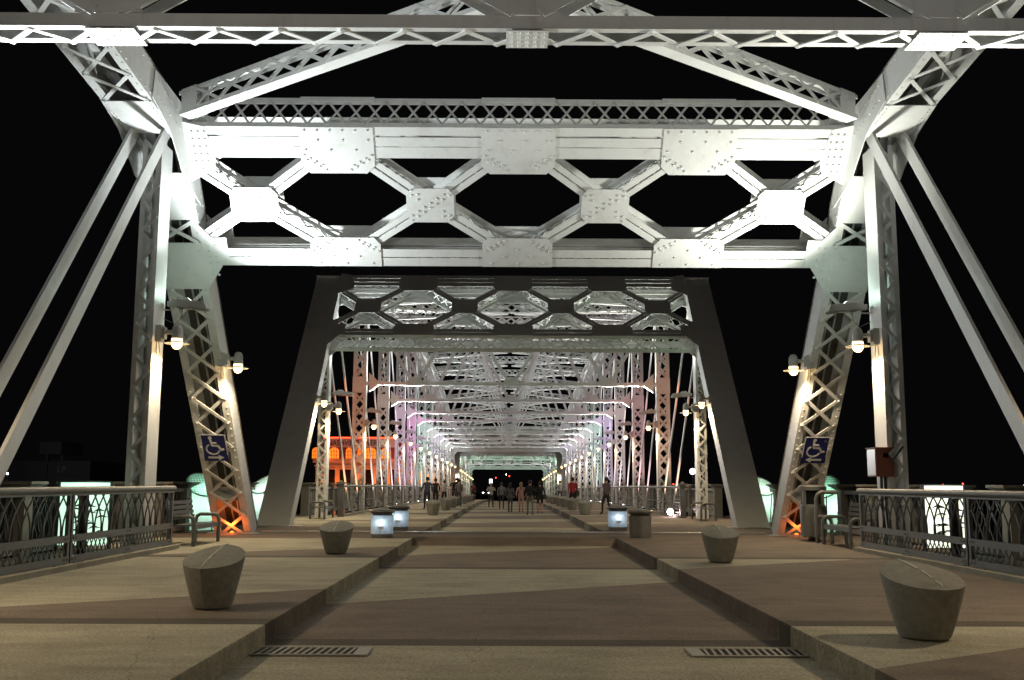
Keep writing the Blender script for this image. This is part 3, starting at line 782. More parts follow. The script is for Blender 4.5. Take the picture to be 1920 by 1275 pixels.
# ------------------------------------------------------------------ bollards
def bollard(loc, az, label, ha=0.41, hb=0.34, hf=0.43, hbk=0.67, sc=1.0):
    r = thing('bollard', loc, label, 'bollard', 'stone bollards along the kerbs')
    n = 14
    def ves(a, b):
        pts = []
        R = (a * a + b * b) / (2 * b)
        for k in range(n):
            y = -a + 2 * a * k / n; x = math.sqrt(max(0, R * R - y * y)) - (R - b); pts.append((x, y))
        for k in range(n):
            y = a - 2 * a * k / n; x = -(math.sqrt(max(0, R * R - y * y)) - (R - b)); pts.append((x, y))
        return pts
    ca, sa = math.cos(az), math.sin(az)
    rot = lambda x, y: (x * ca + y * sa, -x * sa + y * ca)
    mb = MB(); vs = []; fs = []
    levels = 9
    m = 2 * n
    for l in range(levels):
        t = l / (levels - 1)
        k = 0.60 + 0.40 * (t ** 0.85)
        base = ves(ha, hb); basel = ves(ha * 0.98, hb)
        for x, y in base:
            top = hf + (hbk - hf) * (0.5 + 0.5 * y / ha) - 0.02 * (abs(x) / hb)
            z = top * t
            if l == levels - 1: kk = k * 0.985
            else: kk = k
            px, py = rot(x * kk, y * kk); vs.append(V((px, py, 0.022 + z)))
    for l in range(levels - 1):
        for i in range(m): fs.append((l * m + i, l * m + (i + 1) % m, (l + 1) * m + (i + 1) % m, (l + 1) * m + i))
    top0 = (levels - 1) * m
    # ridge line down the middle of the sloping top
    rid = []
    for k in range(1, n):
        y = -ha + 2 * ha * k / n
        px, py = rot(0, y * 0.985); z = hf + (hbk - hf) * (0.5 + 0.5 * y / ha) + 0.030 * math.cos(y / ha * 1.5)
        rid.append(len(vs)); vs.append(V((px, py, 0.022 + z)))
    ridx = [top0] + rid + [top0 + n]
    for k in range(n):
        a, b = ridx[k], ridx[k + 1]
        q0, q1 = top0 + k, top0 + k + 1
        fs.append(tuple(dict.fromkeys((q0, q1, b, a))))
        p0, p1 = top0 + (m - k) % m, top0 + (m - k - 1)
        fs.append(tuple(dict.fromkeys((p0, a, b, p1))))
    fs.append(tuple(range(m))[::-1])
    mb.add([V(loc) + v * sc for v in vs], fs)
    mb.build('stone_body', M['stone'], r, smooth=28)
    g = MB()
    pl = [V(loc) + vs[i] * sc + EZ * 0.002 for i in ridx]
    rr = random.Random(int(loc[1] * 10))
    pl = [p + EX * rr.uniform(-0.008, 0.008) for p in pl[1:]]
    wds = [0.006 + 0.005 * rr.random() for _ in pl]
    for k in range(len(pl) - 1):
        if rr.random() < 0.93:
            d = (pl[k + 1] - pl[k]).normalized(); w = d.cross(EZ).normalized()
            g.beam(pl[k], pl[k + 1], w * wds[k], EZ * 0.003)
    g.build('pale_ridge_line', M['ridgeline'], r)  # pale line along the ridge of the sloping top
    g = MB()
    pts = [(V(loc) + V((*rot(x * 0.54, y * 0.54), 0.0)) * sc) for x, y in ves(ha, hb)]
    g.prism(pts, (0, 0, 0.021)); g.build('base_joint', M['dark'], r)
    return r
bollard((-3.50, 11.75, 0), rad(5), 'tilted grey stone bollard nearest on the left, on the brown wedge', hf=0.44, hbk=0.66)
bollard((-3.58, 20.6, 0), rad(0), 'tilted stone bollard in front of the left lit steel bin', hf=0.42, hbk=0.62)
bollard((3.62, 9.66, 0), rad(-7), 'largest tilted grey stone bollard nearest on the right, on beige paving', ha=0.43, hb=0.365, hf=0.45, hbk=0.66)
bollard((3.62, 18.7, 0), rad(0), 'tilted stone bollard in front of the dark right post foot', hf=0.42, hbk=0.63)
for i, y in enumerate((45.2, 54.5, 61.5, 69.0, 78.0, 87.0, 96.0)):
    bollard((-3.42, y, zdeck(y)), rad(random.uniform(-6, 6)), '%s stone bollard past the left bins, counting toward the far end' % ORD[i], hf=0.5, hbk=0.64)
for i, y in enumerate((46.6, 55.5, 63.5, 68.8, 78.0, 87.0)):
    bollard((3.3, y, zdeck(y)), rad(random.uniform(-8, 6)), '%s stone bollard past the right bins, counting toward the far end' % ORD[i], hf=0.5, hbk=0.64)

# ------------------------------------------------------------------ railings near
def near_rail(s, y0, y1, label, first_end):
    r = thing('railing_panel', (s * 7.28, y0, 0.085), label, 'railing', 'arched steel railing panels')
    X = s * 7.28; f = -s
    g = MB(); g.tube([(X, y0, 1.25), (X, y1 + 0.06, 1.25)], 0.062, 14); 
    g.box((X - 0.03, y0, 1.165), (X + 0.03, y1, 1.195)); g.build('top_rail', M['galv'], r, smooth=50)
    for z, nm in ((0.48, 'middle_rail'), (0.15, 'bottom_rail')):
        g = MB(); g.box((X - 0.035, y0 + 0.01, z - 0.055), (X + 0.035, y1 - 0.01, z + 0.055))
        for y in (y0 + 0.08, y0 + 0.2, (y0 + y1) / 2 - 0.06, (y0 + y1) / 2 + 0.06, y1 - 0.2, y1 - 0.08):
            g.rivet((X + f * 0.035, y, z + 0.01), (f, 0, 0), 0.028)
        g.build(nm, M['galv'], r)
    for y in (y0 + 0.05, y1 - 0.05):
        g = MB(); g.box((X - 0.028, y - 0.035, 0.2), (X + 0.028, y + 0.035, 1.2)); g.build('end_post', M['galv'], r)
    g = MB(); ym = y0 + 0.7
    g.box((X + s * 0.08 - 0.06, ym - 0.07, 0.09), (X + s * 0.08 + 0.06, ym + 0.07, 1.16)); g.build('support_post', M['dark'], r)
    for y in (y0 + 0.3, (y0 + y1) / 2, y1 - 0.4):
        g = MB(); g.box((X - 0.07, y - 0.18, 0.086), (X + 0.07, y + 0.18, 0.098)); g.box((X - 0.03, y - 0.05, 0.098), (X + 0.03, y + 0.05, 0.1)); g.box((X - 0.02, y - 0.04, 0.09), (X + 0.02, y + 0.04, 0.2)); g.build('foot_bracket', M['dark'], r)
    # interlaced gothic arches
    g = MB(); n = round((y1 - y0 - 0.2) / 0.36); st = (y1 - y0 - 0.2) / n
    for i in range(-1, n + 1):
        for sg in (-1, 1):
            yb = y0 + 0.1 + st * (i + 0.5)
            pts = []
            for k in range(9):
                t = k / 8
                z = 0.535 + t * 0.63
                dy = sg * (st * 1.02) * (max(0, t - 0.12) / 0.88) ** 1.9 
                pts.append(V((X + sg * 0.012, yb + dy, z)))
            pts = [p for p in pts if y0 + 0.06 < p.y < y1 - 0.06]
            if len(pts) > 1: g.tube(pts, 0.0145, 5)
    g.build('arch_bars', M['galv'], r, smooth=60)
    g = MB()
    n = round((y1 - y0 - 0.2) / 0.18); st = (y1 - y0 - 0.2) / n
    for i in range(n):
        for k, (a, b) in enumerate(((0, 1), (1, 0))):
            g.tube([(X + (k - 0.5) * 0.022, y0 + 0.1 + st * (i + a), 0.205), (X + (k - 0.5) * 0.022, y0 + 0.1 + st * (i + b), 0.425)], 0.011, 5)
    g.build('cross_bars', M['galv'], r, smooth=60)
    return r
for s, side in ((-1, 'left'), (1, 'right')):
    near_rail(s, 16.85, 21.95, 'grey arched steel railing panel beside the %s bench, farther of the two on that side' % side, 1)
    near_rail(s, 11.72, 16.82, 'grey arched steel railing panel cut by the %s edge of the picture' % side, 0)

# ------------------------------------------------------------------ railings of the second span
def far_rail(s, y0, y1, label):
    r = thing('railing_panel', (s * 7.0, y0, zdeck(y0)), label, 'railing', 'plain tube railing panels')
    X = s * 7.0; z0, z1 = zdeck(y0), zdeck(y1)
    for h, rr, nm in ((1.25, 0.05, 'top_rail'), (0.62, 0.025, 'middle_rail'), (0.2, 0.025, 'bottom_rail')):
        g = MB(); g.tube([(X, y0, z0 + h), (X, y1, z1 + h)], rr, 8); g.build(nm, M['galv'], r, smooth=50)
    n = max(1, round((y1 - y0) / 4.8))
    for k in range(n + 1):
        y = y0 + (y1 - y0) * k / n; z = zdeck(y)
        g = MB(); g.tube([(X, y, z), (X, y, z + 1.22)], 0.03, 8); g.build('post', M['galv'], r, smooth=50)
    g = MB()
    for h in (0.34, 0.48, 0.76, 0.9, 1.05): g.tube([(X, y0, z0 + h), (X, y1, z1 + h)], 0.007, 4)
    g.build('wires', M['galv'], r)
    g = MB(); x0, x1 = sorted((X - 0.12, X + 0.16)); g.hull8([V(q) for q in ((x0, y0, z0), (x1, y0, z0), (x1, y1, z1), (x0, y1, z1), (x0, y0, z0 + 0.1), (x1, y0, z0 + 0.1), (x1, y1, z1 + 0.1), (x0, y1, z1 + 0.1))])
    g.build('kerb', M['concrete'], r)
rb = [42.9] + P2[1:]
for s, side in ((-1, 'left'), (1, 'right')):
    for i in range(len(rb) - 1):
        far_rail(s, rb[i] + 0.04, rb[i + 1] - 0.04, '%s tube railing panel beyond the %s bins, counting away from the portal' % (ORD[i], side))
    r = thing('newel_post', (s * 7.05, 42.75, zdeck(42.75)), 'dark square end post where the %s tube railing begins' % side, 'post', 'square railing end posts')
    g = MB(); g.box((s * 7.05 - 0.12, 42.63, zdeck(42.7)), (s * 7.05 + 0.12, 42.87, 1.32)); g.build('shaft', M['dark'], r)
    g = MB(); g.box((s * 7.05 - 0.17, 42.58, 1.321), (s * 7.05 + 0.17, 42.92, 1.40)); g.lathe([(0.1, 1.401), (0.06, 1.46), (0.0, 1.47)], 8, (s * 7.05, 42.75, 0)); g.build('cap', M['dark'], r)

# ------------------------------------------------------------------ outer ornamental parapets
def parapet(s, y0, y1, label, step=2.4, X0=9.4, simple=False):
    X = s * X0
    r = thing('ornamental_parapet', (X, y0, zdeck(y0)), label, 'parapet', 'ornamental outer parapets')
    n = max(1, round((y1 - y0) / step)); st = (y1 - y0) / n
    for k in range(n):
        y = y0 + st * k; z = zdeck(y)
        g = MB(); g.box((X - 0.17, y - 0.17, z - 0.5), (X + 0.17, y + 0.17, z + 1.22)); g.build('pillar', M['parapet'], r)
        g = MB(); h = 0.36
        g.hull8([V((X + a * 0.17, y + b * 0.17, z + 1.221)) for a, b in ((-1, -1), (1, -1), (1, 1), (-1, 1))] + [V((X + a * h, y + b * h, z + 1.34)) for a, b in ((-1, -1), (1, -1), (1, 1), (-1, 1))])
        g.box((X - h, y - h, z + 1.341), (X + h, y + h, z + 1.39)); g.build('cap', M['parapet'], r)
        ya, yb = y + 0.175, y + st - 0.175; zb = zdeck(yb)
        g = MB()
        g.beam(V((X, ya, z + 1.16)), V((X, yb, zb + 1.16)), EX * 0.09, EZ * 0.05); g.beam(V((X, ya, z + 0.12)), V((X, yb, zb + 0.12)), EX * 0.09, EZ * 0.08)
        g.build('rail', M['parapet'], r)
        g = MB()
        if simple:
            m = 7
            for q in range(m):
                yy = ya + (yb - ya) * (q + 0.5) / m; g.box((X - 0.04, yy - 0.07, z + 0.2), (X + 0.04, yy + 0.07, z + 1.11))
            g.build('balusters', M['parapet'], r)
        else:
            m = 7
            for q in range(m):
                for ph in (0, 1):
                    pts = []
                    for w in range(7):
                        t = w / 6
                        pts.append(V((X, ya + (yb - ya) * (0.04 + 0.92 * ((q + 0.5) / m)) + 0.13 * math.sin(t * 6.3 + ph * 3.14 + q), z + 0.2 + t * 0.9)))
                    g.tube(pts, 0.016, 5)
            g.build('scrollwork', M['dark'], r, smooth=60)
    return r
for s, side in ((-1, 'left'), (1, 'right')):
    parapet(s, 10.0, 22.0, 'low parapet with flared pillar caps and wavy scrollwork behind the %s arched railing' % side)
    parapet(s, 22.3, 43.6, 'parapet with pillar caps round the %s lookout by the glowing drums' % side)
    parapet(s, 44.0, 132.0, 'long outer parapet behind the %s tube railing, with dark balusters' % side, step=3.0, X0=8.75, simple=True)

# boards outside the truss, their glow stands in for floodlit surfaces
for s, side, ya, m_, wdt in ((-1, 'left', 21.0, 'panelglow', 1.0), (1, 'right', 21.2, 'panelglow2', 0.8)):
    x = s * 8.75
    r = thing('glow_board', (x, ya, 0), 'bright glowing %s board standing in for a floodlit surface outside the %s arched railing' % ('green white' if s < 0 else 'cream white', side), 'lit panel', 'glowing stand-in boards')
    g = MB(); g.box((x - wdt / 2, ya, 0.12), (x + wdt / 2, ya + 0.06, 1.37)); g.build('face', M[m_], r)
    g = MB()
    for q in (-1, 1): g.box((x + q * (wdt / 2 + 0.03) - 0.03, ya - 0.01, 0), (x + q * (wdt / 2 + 0.03) + 0.03, ya + 0.07, 1.39))
    g.box((x - wdt / 2, ya - 0.005, 1.372), (x + wdt / 2, ya + 0.065, 1.40)); g.build('frame', M['dark'], r)
    g = MB(); rr = random.Random(3 + s)
    for k in range(16):
        zz = 0.35 + 0.045 * k * rr.uniform(0.6, 1.1); xx = x + rr.uniform(-0.3, 0.25)
        pts = [V((xx + 0.05 * t, ya - 0.006, zz + 0.03 * math.sin(t * 0.9) + 0.012 * t)) for t in range(6)]
        g.tube(pts, [0.004, 0.014, 0.02, 0.018, 0.01, 0.003], 5)
    g.build('scroll_strokes', M['ink'], r)  # strokes imitating scroll ironwork dark against the glow
    light('POINT', (x, ya - 0.5, 1.3), 7, (0.6, 1.0, 0.75) if s < 0 else (0.95, 1.0, 0.85), r, radius=0.1)

# glowing drums (floodlight cans on the lookouts)
def drum(loc, rz, label, cap):
    r = thing('glowing_drum', loc, label, 'light drum', 'glowing floodlight drums')
    n = 24; R0, R1 = 0.40, 0.52
    def ring(R, zf): return [V((R * math.cos(2 * math.pi * k / n), R * math.sin(2 * math.pi * k / n), zf(math.cos(2 * math.pi * k / n)))) for k in range(n)]
    zt = lambda c: 1.32 + 0.34 * c
    a, b = ring(R0, lambda c: 0.02), ring(R1, zt)
    g = MB(); g.add([V(loc) + p for p in a + b], [(k, (k + 1) % n, n + (k + 1) % n, n + k) for k in range(n)] + [tuple(range(n))[::-1]])
    g.build('drum_wall', M['drumbody'], r, smooth=40)
    g = MB(); g.add([V(loc) + p - EZ * 0.02 for p in b], [tuple(range(n))]); g.build('glowing_cap', M[cap], r)
    g = MB()
    g.tube([V(loc) + p for p in b + b[:1]], 0.02, 6, cap=False); g.build('rim', M['dark'], r, smooth=60)
    g = MB()
    for k in range(-6, 7):
        t = k / 6.6 * R1; w = math.sqrt(max(0, R1 * R1 - t * t)) * 0.97
        g.tube([V(loc) + V((t, -w, zt(t / R1) + 0.004)), V(loc) + V((t, w, zt(t / R1) + 0.004))], 0.005, 4)
        g.tube([V(loc) + V((-w, t, zt(-w / R1) + 0.012)), V(loc) + V((w, t, zt(w / R1) + 0.012))], 0.005, 4)
    g.build('wire_mesh', M['mesh'], r)
    g = MB()
    for aa in (2.2, 3.6):
        p0 = V((R0 * 1.03 * math.cos(aa), R0 * 1.03 * math.sin(aa), 0.0)); p1 = V((R1 * 1.03 * math.cos(aa), R1 * 1.03 * math.sin(aa), zt(math.cos(aa)) + 0.05)); g.tube([V(loc) + p0, V(loc) + p1], 0.018, 6)
    g.build('strut', M['dark'], r)
    r.rotation_euler = (0, 0, rz)
    return r
dr = [drum((-9.05, 30.2, 0), rad(120), 'green glowing drum with slanted mesh cap, partly behind the left sign post', 'drumtop'),
      drum((-8.95, 37.6, 0), rad(70), 'pale glowing drum with slanted mesh cap beside the left dark portal leg', 'drumtop2'),
      drum((9.05, 30.4, 0), rad(60), 'bright green glowing drum behind the tall bin and bench', 'drumtop'),
      drum((9.0, 37.6, 0), rad(100), 'pale glowing drum beside the right dark portal leg', 'drumtop2')]
for d, s, c in ((dr[0], -1, (0.45, 1.0, 0.7)), (dr[1], -1, (0.6, 1.0, 0.8)), (dr[2], 1, (0.35, 1.0, 0.6)), (dr[3], 1, (0.45, 1.0, 0.6))):
    p = d.location.copy()
    light('POINT', p + V((0, -0.05, 0.78)), 36, tuple(0.45 + 0.55 * q for q in c), d, radius=0.14, name='drum_inner_light')
    o = light('SPOT', p + V((0, 0, 1.75)), 190, c, None, (s * 3.5, p.y + 2.5, 9.0), 70, 0.8, 0.25, 'drum_light')

# ------------------------------------------------------------------ wall lamps and floodlights
def wall_lamp(dirx=1):
    """origin at the lamp's light centre; bracket toward -dirx"""
    d = -dirx
    r = thing('wall_lamp', (0, 0, 0), '', 'wall lamp')
    g = MB(); x0, x1 = sorted((d * 0.30, d * 0.46)); g.box((x0, -0.11, 0.02), (x1, 0.11, 0.36)); x0, x1 = sorted((d * 0.24, d * 0.30)); g.box((x0, -0.08, 0.08), (x1, 0.08, 0.32)); g.build('junction_box', M['housing'], r)
    g = MB(); g.tube([(d * 0.26, 0, 0.22), (d * 0.06, 0, 0.22)], 0.045, 10); g.build('arm', M['housing'], r, smooth=50)
    g = MB(); g.lathe([(0.105, 0.085), (0.11, 0.13), (0.11, 0.26), (0.095, 0.33), (0.06, 0.375), (0.0, 0.39)], 16); g.build('housing', M['housing'], r, smooth=50)
    g = MB(); g.lathe([(0.0, -0.135), (0.065, -0.12), (0.105, -0.065), (0.115, 0.0), (0.11, 0.084)], 16); g.build('globe', M['glow'], r, smooth=60)
    g = MB(); g.lathe([(0.10, 0.035), (0.25, -0.012), (0.255, -0.02), (0.10, 0.01)], 24); g.build('reflector', M['disc'], r, smooth=50)
    g = MB(); g.tube([(d * 0.40, -0.05, 0.02), (d * 0.40, -0.06, -0.2), (d * 0.36, -0.08, -0.33), (d * 0.33, -0.06, -0.2), (d * 0.36, -0.05, 0.04)], 0.008, 5); g.build('cable', M['dark'], r, smooth=60)
    return r
LP = wall_lamp(1); RP = wall_lamp(-1)
used = {1: False, -1: False}
WARM = (1.0, 0.77, 0.49)
LAMPW = 235.0
def put_lamp(s, loc, label, power=LAMPW, wtilt=0.0):
    k = 1 if s < 0 else -1
    src = LP if k == 1 else RP
    o = src if not used[k] else copy_tree(src)
    used[k] = True
    place(o, loc, 0, label, group='warm wall lamps along the trusses')
    if power:
        light('SPOT', V(loc) + V((0, 0, -0.19)), power, WARM, o, V(loc) + V((0, 0.001, -3)), 168, 0.45, 0.07)
        light('POINT', V(loc) + V((0, -0.02, -0.17)), power * 0.04, (1.0, 0.62, 0.26), o, radius=0.03)
jobs = []
for s, side in ((-1, 'left'), (1, 'right')):
    jobs += [(s, (s * 7.08, 21.1, 4.25), 'warm lit wall lamp on the %s vertical post, nearest the camera' % side, LAMPW),
             (s, (s * 6.82, 25.0, 4.17), 'warm lit wall lamp on the %s slanting lattice leg with the blue sign' % side, LAMPW),
             (s, (s * 6.9, 37.4, 4.25), 'warm lit wall lamp on the inner edge of the %s dark portal leg' % side, LAMPW),
             (s, (s * 7.05, 41.6, 4.25), 'warm lit wall lamp just behind the %s dark portal leg' % side, LAMPW),
             (s, (s * 7.08, 10.9, 4.25), 'warm wall lamp on the %s post above the cropped railing, just out of the picture' % side, LAMPW),
             (s, (s * 7.08, 0.9, 4.25), 'warm wall lamp on the %s post behind the camera' % side, LAMPW)]
    for i, y in enumerate(P2[1:]):
        jobs.append((s, (s * 6.92, y - 0.25, 4.2 + zdeck(y)), 'warm lit wall lamp on the %s lattice post behind the %s portal leg' % (ORD[i], side), LAMPW * 0.8 if i < 7 else LAMPW * 0.6))
    for i, y in enumerate([150.5] + P3):
        jobs.append((s, (s * 6.92, y - 0.25, 4.2 + zdeck(y)), '%s warm lamp in the farthest %s row near the green lit portal' % (ORD[i], side), 0 if i % 2 else 160))
for j in jobs: put_lamp(*j)

def flood(s):
    r = thing('floodlight', (0, 0, 0), '', 'floodlight')
    g = MB()  # long wedge housing pointing inward and slightly up (x toward the deck = -s)
    q = -s
    g.hull8([V((q * 0.12, -0.14, -0.05)), V((q * 0.12, 0.16, -0.05)), V((q * 0.12, 0.16, 0.10)), V((q * 0.12, -0.14, 0.10)),
             V((q * 0.86, -0.17, -0.10)), V((q * 0.86, 0.20, -0.10)), V((q * 0.80, 0.20, 0.04)), V((q * 0.80, -0.17, 0.04))])
    g.box((min(q * 0.0, q * 0.14), -0.06, -0.05), (max(q * 0.0, q * 0.14), 0.08, 0.06))
    g.hull8([V((q * 0.2, -0.1, 0.1)), V((q * 0.2, 0.1, 0.1)), V((q * 0.5, 0.1, 0.07)), V((q * 0.5, -0.1, 0.07)), V((q * 0.24, -0.06, 0.16)), V((q * 0.24, 0.06, 0.16)), V((q * 0.42, 0.06, 0.14)), V((q * 0.42, -0.06, 0.14))])
    g.build('housing', M['housing'], r)
    g = MB(); g.hull8([V((q * 0.2, -0.11, -0.075)), V((q * 0.2, 0.13, -0.075)), V((q * 0.2, 0.13, -0.055)), V((q * 0.2, -0.11, -0.055)), V((q * 0.82, -0.14, -0.125)), V((q * 0.82, 0.17, -0.125)), V((q * 0.82, 0.17, -0.102)), V((q * 0.82, -0.14, -0.102))])
    g.build('lens', M['lens'], r)
    g = MB(); g.tube([(q * -0.3, 0.0, -0.12), (q * 0.1, 0.0, -0.12), (q * 0.14, 0.0, -0.04)], 0.018, 6); g.box((min(q * -0.32, q * -0.26), -0.05, -0.2), (max(q * -0.32, q * -0.26), 0.05, -0.04)); g.build('bracket', M['housing'], r, smooth=40)
    g = MB(); g.tube([(q * 0.3, 0.05, -0.07), (q * 0.28, 0.04, -0.28), (q * 0.16, 0.02, -0.42), (q * -0.1, 0.0, -0.3), (q * -0.28, 0, -0.15)], 0.008, 5); g.build('cable', M['dark'], r, smooth=60)
    return r
FL = {-1: flood(-1), 1: flood(1)}; fused = {-1: False, 1: False}
def put_flood(s, loc, label, spots):
    o = FL[s] if not fused[s] else copy_tree(FL[s]); fused[s] = True
    place(o, loc, 0, label, group='grey wedge floodlights on the posts')
    for tgt, pw, colr, size, bl in spots:
        light('SPOT', V(loc) + V((-s * 0.8, 0.30, 0.30)), pw, colr, o, tgt, size, bl, 0.15, 'flood_light')
WL, WR = (0.93, 1.0, 1.0), (1.0, 1.0, 0.88)
for s, side in ((-1, 'left'), (1, 'right')):
    c = WL if s < 0 else WR
    put_flood(s, (s * 7.42, 21.45, 5.12), 'grey wedge floodlight on the %s vertical post above the nearest lamp' % side,
              [((s * 4.0, 20.3, 8.8), 1900 if s < 0 else 1450, c, 164, 0.9)])
    light('POINT', (s * 6.95, 21.9, 5.45), 34, (0.74, 1.0, 0.86), None, radius=0.1, name='plate_fill')  # added fill brightening the leg plates, no lamp of its own
    light('SPOT', (s * 6.75, 25.3, 4.2), 170, (1.0, 0.80, 0.68), None, (s * 4.5, 40.0, 7.6), 84, 0.9, 0.1, 'portal_fill')  # added warm spot beside the wall lamp, brightens the next portal
    put_flood(s, (s * 7.42, 11.45, 4.2), 'grey wedge floodlight on the %s post above the cropped railing, just out of the picture' % side,
              [((s * 3.0, 21.5, 10.0), 900, c, 44, 0.9), ((s * 7.0, 13.6, 9.5), 470, c, 150, 0.9)])
    put_flood(s, (s * 7.42, 1.45, 5.0), 'grey wedge floodlight on the %s post behind the camera' % side,
              [((s * 2.0, 11.5, 9.5), 480, (1, 0.94, 0.88), 62, 0.9)])
PINK, WHT, GRN, LAV, TEAL = (1.0, 0.66, 0.80), (0.97, 1.0, 1.0), (0.62, 1.0, 0.74), (0.86, 0.72, 1.0), (0.72, 1.0, 0.95)
cols = {-1: [WHT, WHT, PINK, PINK, TEAL, WHT, WHT, WHT, (0.95, 1, 0.8), WHT], 1: [(0.42, 1.0, 0.58), PINK, WHT, LAV, TEAL, WHT, PINK, WHT, WHT, (0.6, 1, 0.85)]}
fwd = {-1: [(1, 0.22, 0.08), (1, 0.66, 0.54), (1, 0.66, 0.92), (1.0, 0.42, 0.85), (0.62, 1.0, 0.86), WHT, LAV, WHT, WHT, WHT],
       1: [(1, 0.34, 0.18), (1, 0.42, 0.46), (0.95, 0.72, 0.72), (0.80, 0.60, 1.0), (0.7, 1, 0.9), WHT, PINK, WHT, LAV, WHT]}
for s, side in ((-1, 'left'), (1, 'right')):
    for i, y in enumerate(P2[:10]):
        z = zdeck(y)
        c = cols[s][i]
        put_flood(s, (s * 7.45, y + 0.35, 5.05 + z), 'grey wedge floodlight on the %s %s post of the second span' % (ORD[i], side),
                  [((s * 1.5, y + 0.6, 9.5 + z), (110 if s < 0 else 190) if i == 0 else 400, c, 168, 0.9), ((s * 3.2, y + 9.5, 10.6 + z), 60 if i == 0 else 110, c, 80, 0.8), ((s * 7.7, y + 9.8, 5.2 + z), 650 if i < 2 else 1300, fwd[s][i], 38, 0.7)])
for s, side in ((-1, 'left'), (1, 'right')):
    for i, y in enumerate(P3[:5:2]):
        z = zdeck(y)
        put_flood(s, (s * 7.45, y + 0.35, 5.05 + z), 'tiny grey floodlight on the %s lit %s post of the farthest span' % (ORD[i], side),
                  [((s * 3.2, y + 12, 8.5 + z), 1500, GRN if i != 1 else WHT, 110, 0.7)])
# far ground uplights at the foot of the posts
def uplight(loc, label, m_, power, col, tgt, size=55):
    r = thing('ground_uplight', loc, label, 'uplight', 'small ground uplights at the truss posts')
    g = MB(); g.lathe([(0.10, 0.0), (0.10, 0.10), (0.085, 0.14), (0.0, 0.14)], 14, loc); g.build('can', M['dark'], r, smooth=40)
    g = MB(); g.lathe([(0.06, 0.141), (0.055, 0.155), (0.0, 0.16)], 14, loc); g.build('glass', m_, r, smooth=60)
    light('SPOT', V(loc) + V((0, 0, 0.22)), power, col, r, tgt, size, 0.6, 0.08, 'uplight_beam')
ORA = (1.0, 0.42, 0.20)
upc = {-1: [ORA, (1, 0.78, 0.68), (1, 0.75, 0.9), (1.0, 0.55, 0.85), (0.7, 1.0, 0.9), WHT, WHT], 1: [(1, 0.60, 0.42), (1, 0.58, 0.62), (1, 0.8, 0.85), (0.88, 0.72, 1.0), (0.8, 1, 0.95), WHT, (1, 0.8, 0.9)]}
for s, side in ((-1, 'left'), (1, 'right')):
    for i in range(7):
        y = P2[i + 1]
        uplight((s * 7.5, y - 3.6, zdeck(y) - 0.02), 'small ground uplight before the %s %s lattice post of the second span' % (ORD[i], side), M['whitelamp'],
                420 if i else 420, upc[s][i], (s * 7.7, y, 5.5), 75)
r = thing('ground_spotlight', (6.75, 44.2, zdeck(44)), 'dazzling pinkish white spotlight on the pavement by the right tube railing', 'spotlight')
g = MB(); g.box((6.65, 44.1, -0.02), (6.85, 44.3, 0.06)); g.tube([(6.75, 44.2, 0.06), (6.75, 44.2, 0.12)], 0.02, 6); g.build('base', M['dark'], r)
g = MB(); g.lathe([(0.0, 0.06), (0.10, 0.10), (0.14, 0.20), (0.10, 0.30), (0.0, 0.34)], 14, (6.75, 44.15, 0)); g.build('lamp_glass', M['pink'], r, smooth=60)
light('POINT', (6.75, 43.9, 0.2), 25, (1, 0.8, 0.8), r, radius=0.1)
# orange lamp inside the feet of the two sign-bearing legs
for s, side in ((-1, 'left'), (1, 'right')):
    r = thing('orange_foot_light', (s * 7.68, 28.25, -0.12), 'orange lamp glowing inside the base of the %s slanting lattice leg' % side, 'lamp', 'orange lamps inside the leg feet')
    g = MB(); g.lathe([(0.07, -0.12), (0.07, -0.02), (0.05, 0.04), (0.0, 0.05)], 12, (s * 7.68, 28.32, 0.02)); g.build('lamp_glass', M['winlit'], r, smooth=60)
    light('POINT', (s * 7.68, 28.12, 0.22), 16 if s < 0 else 7, (1.0, 0.16, 0.02), r, radius=0.06)

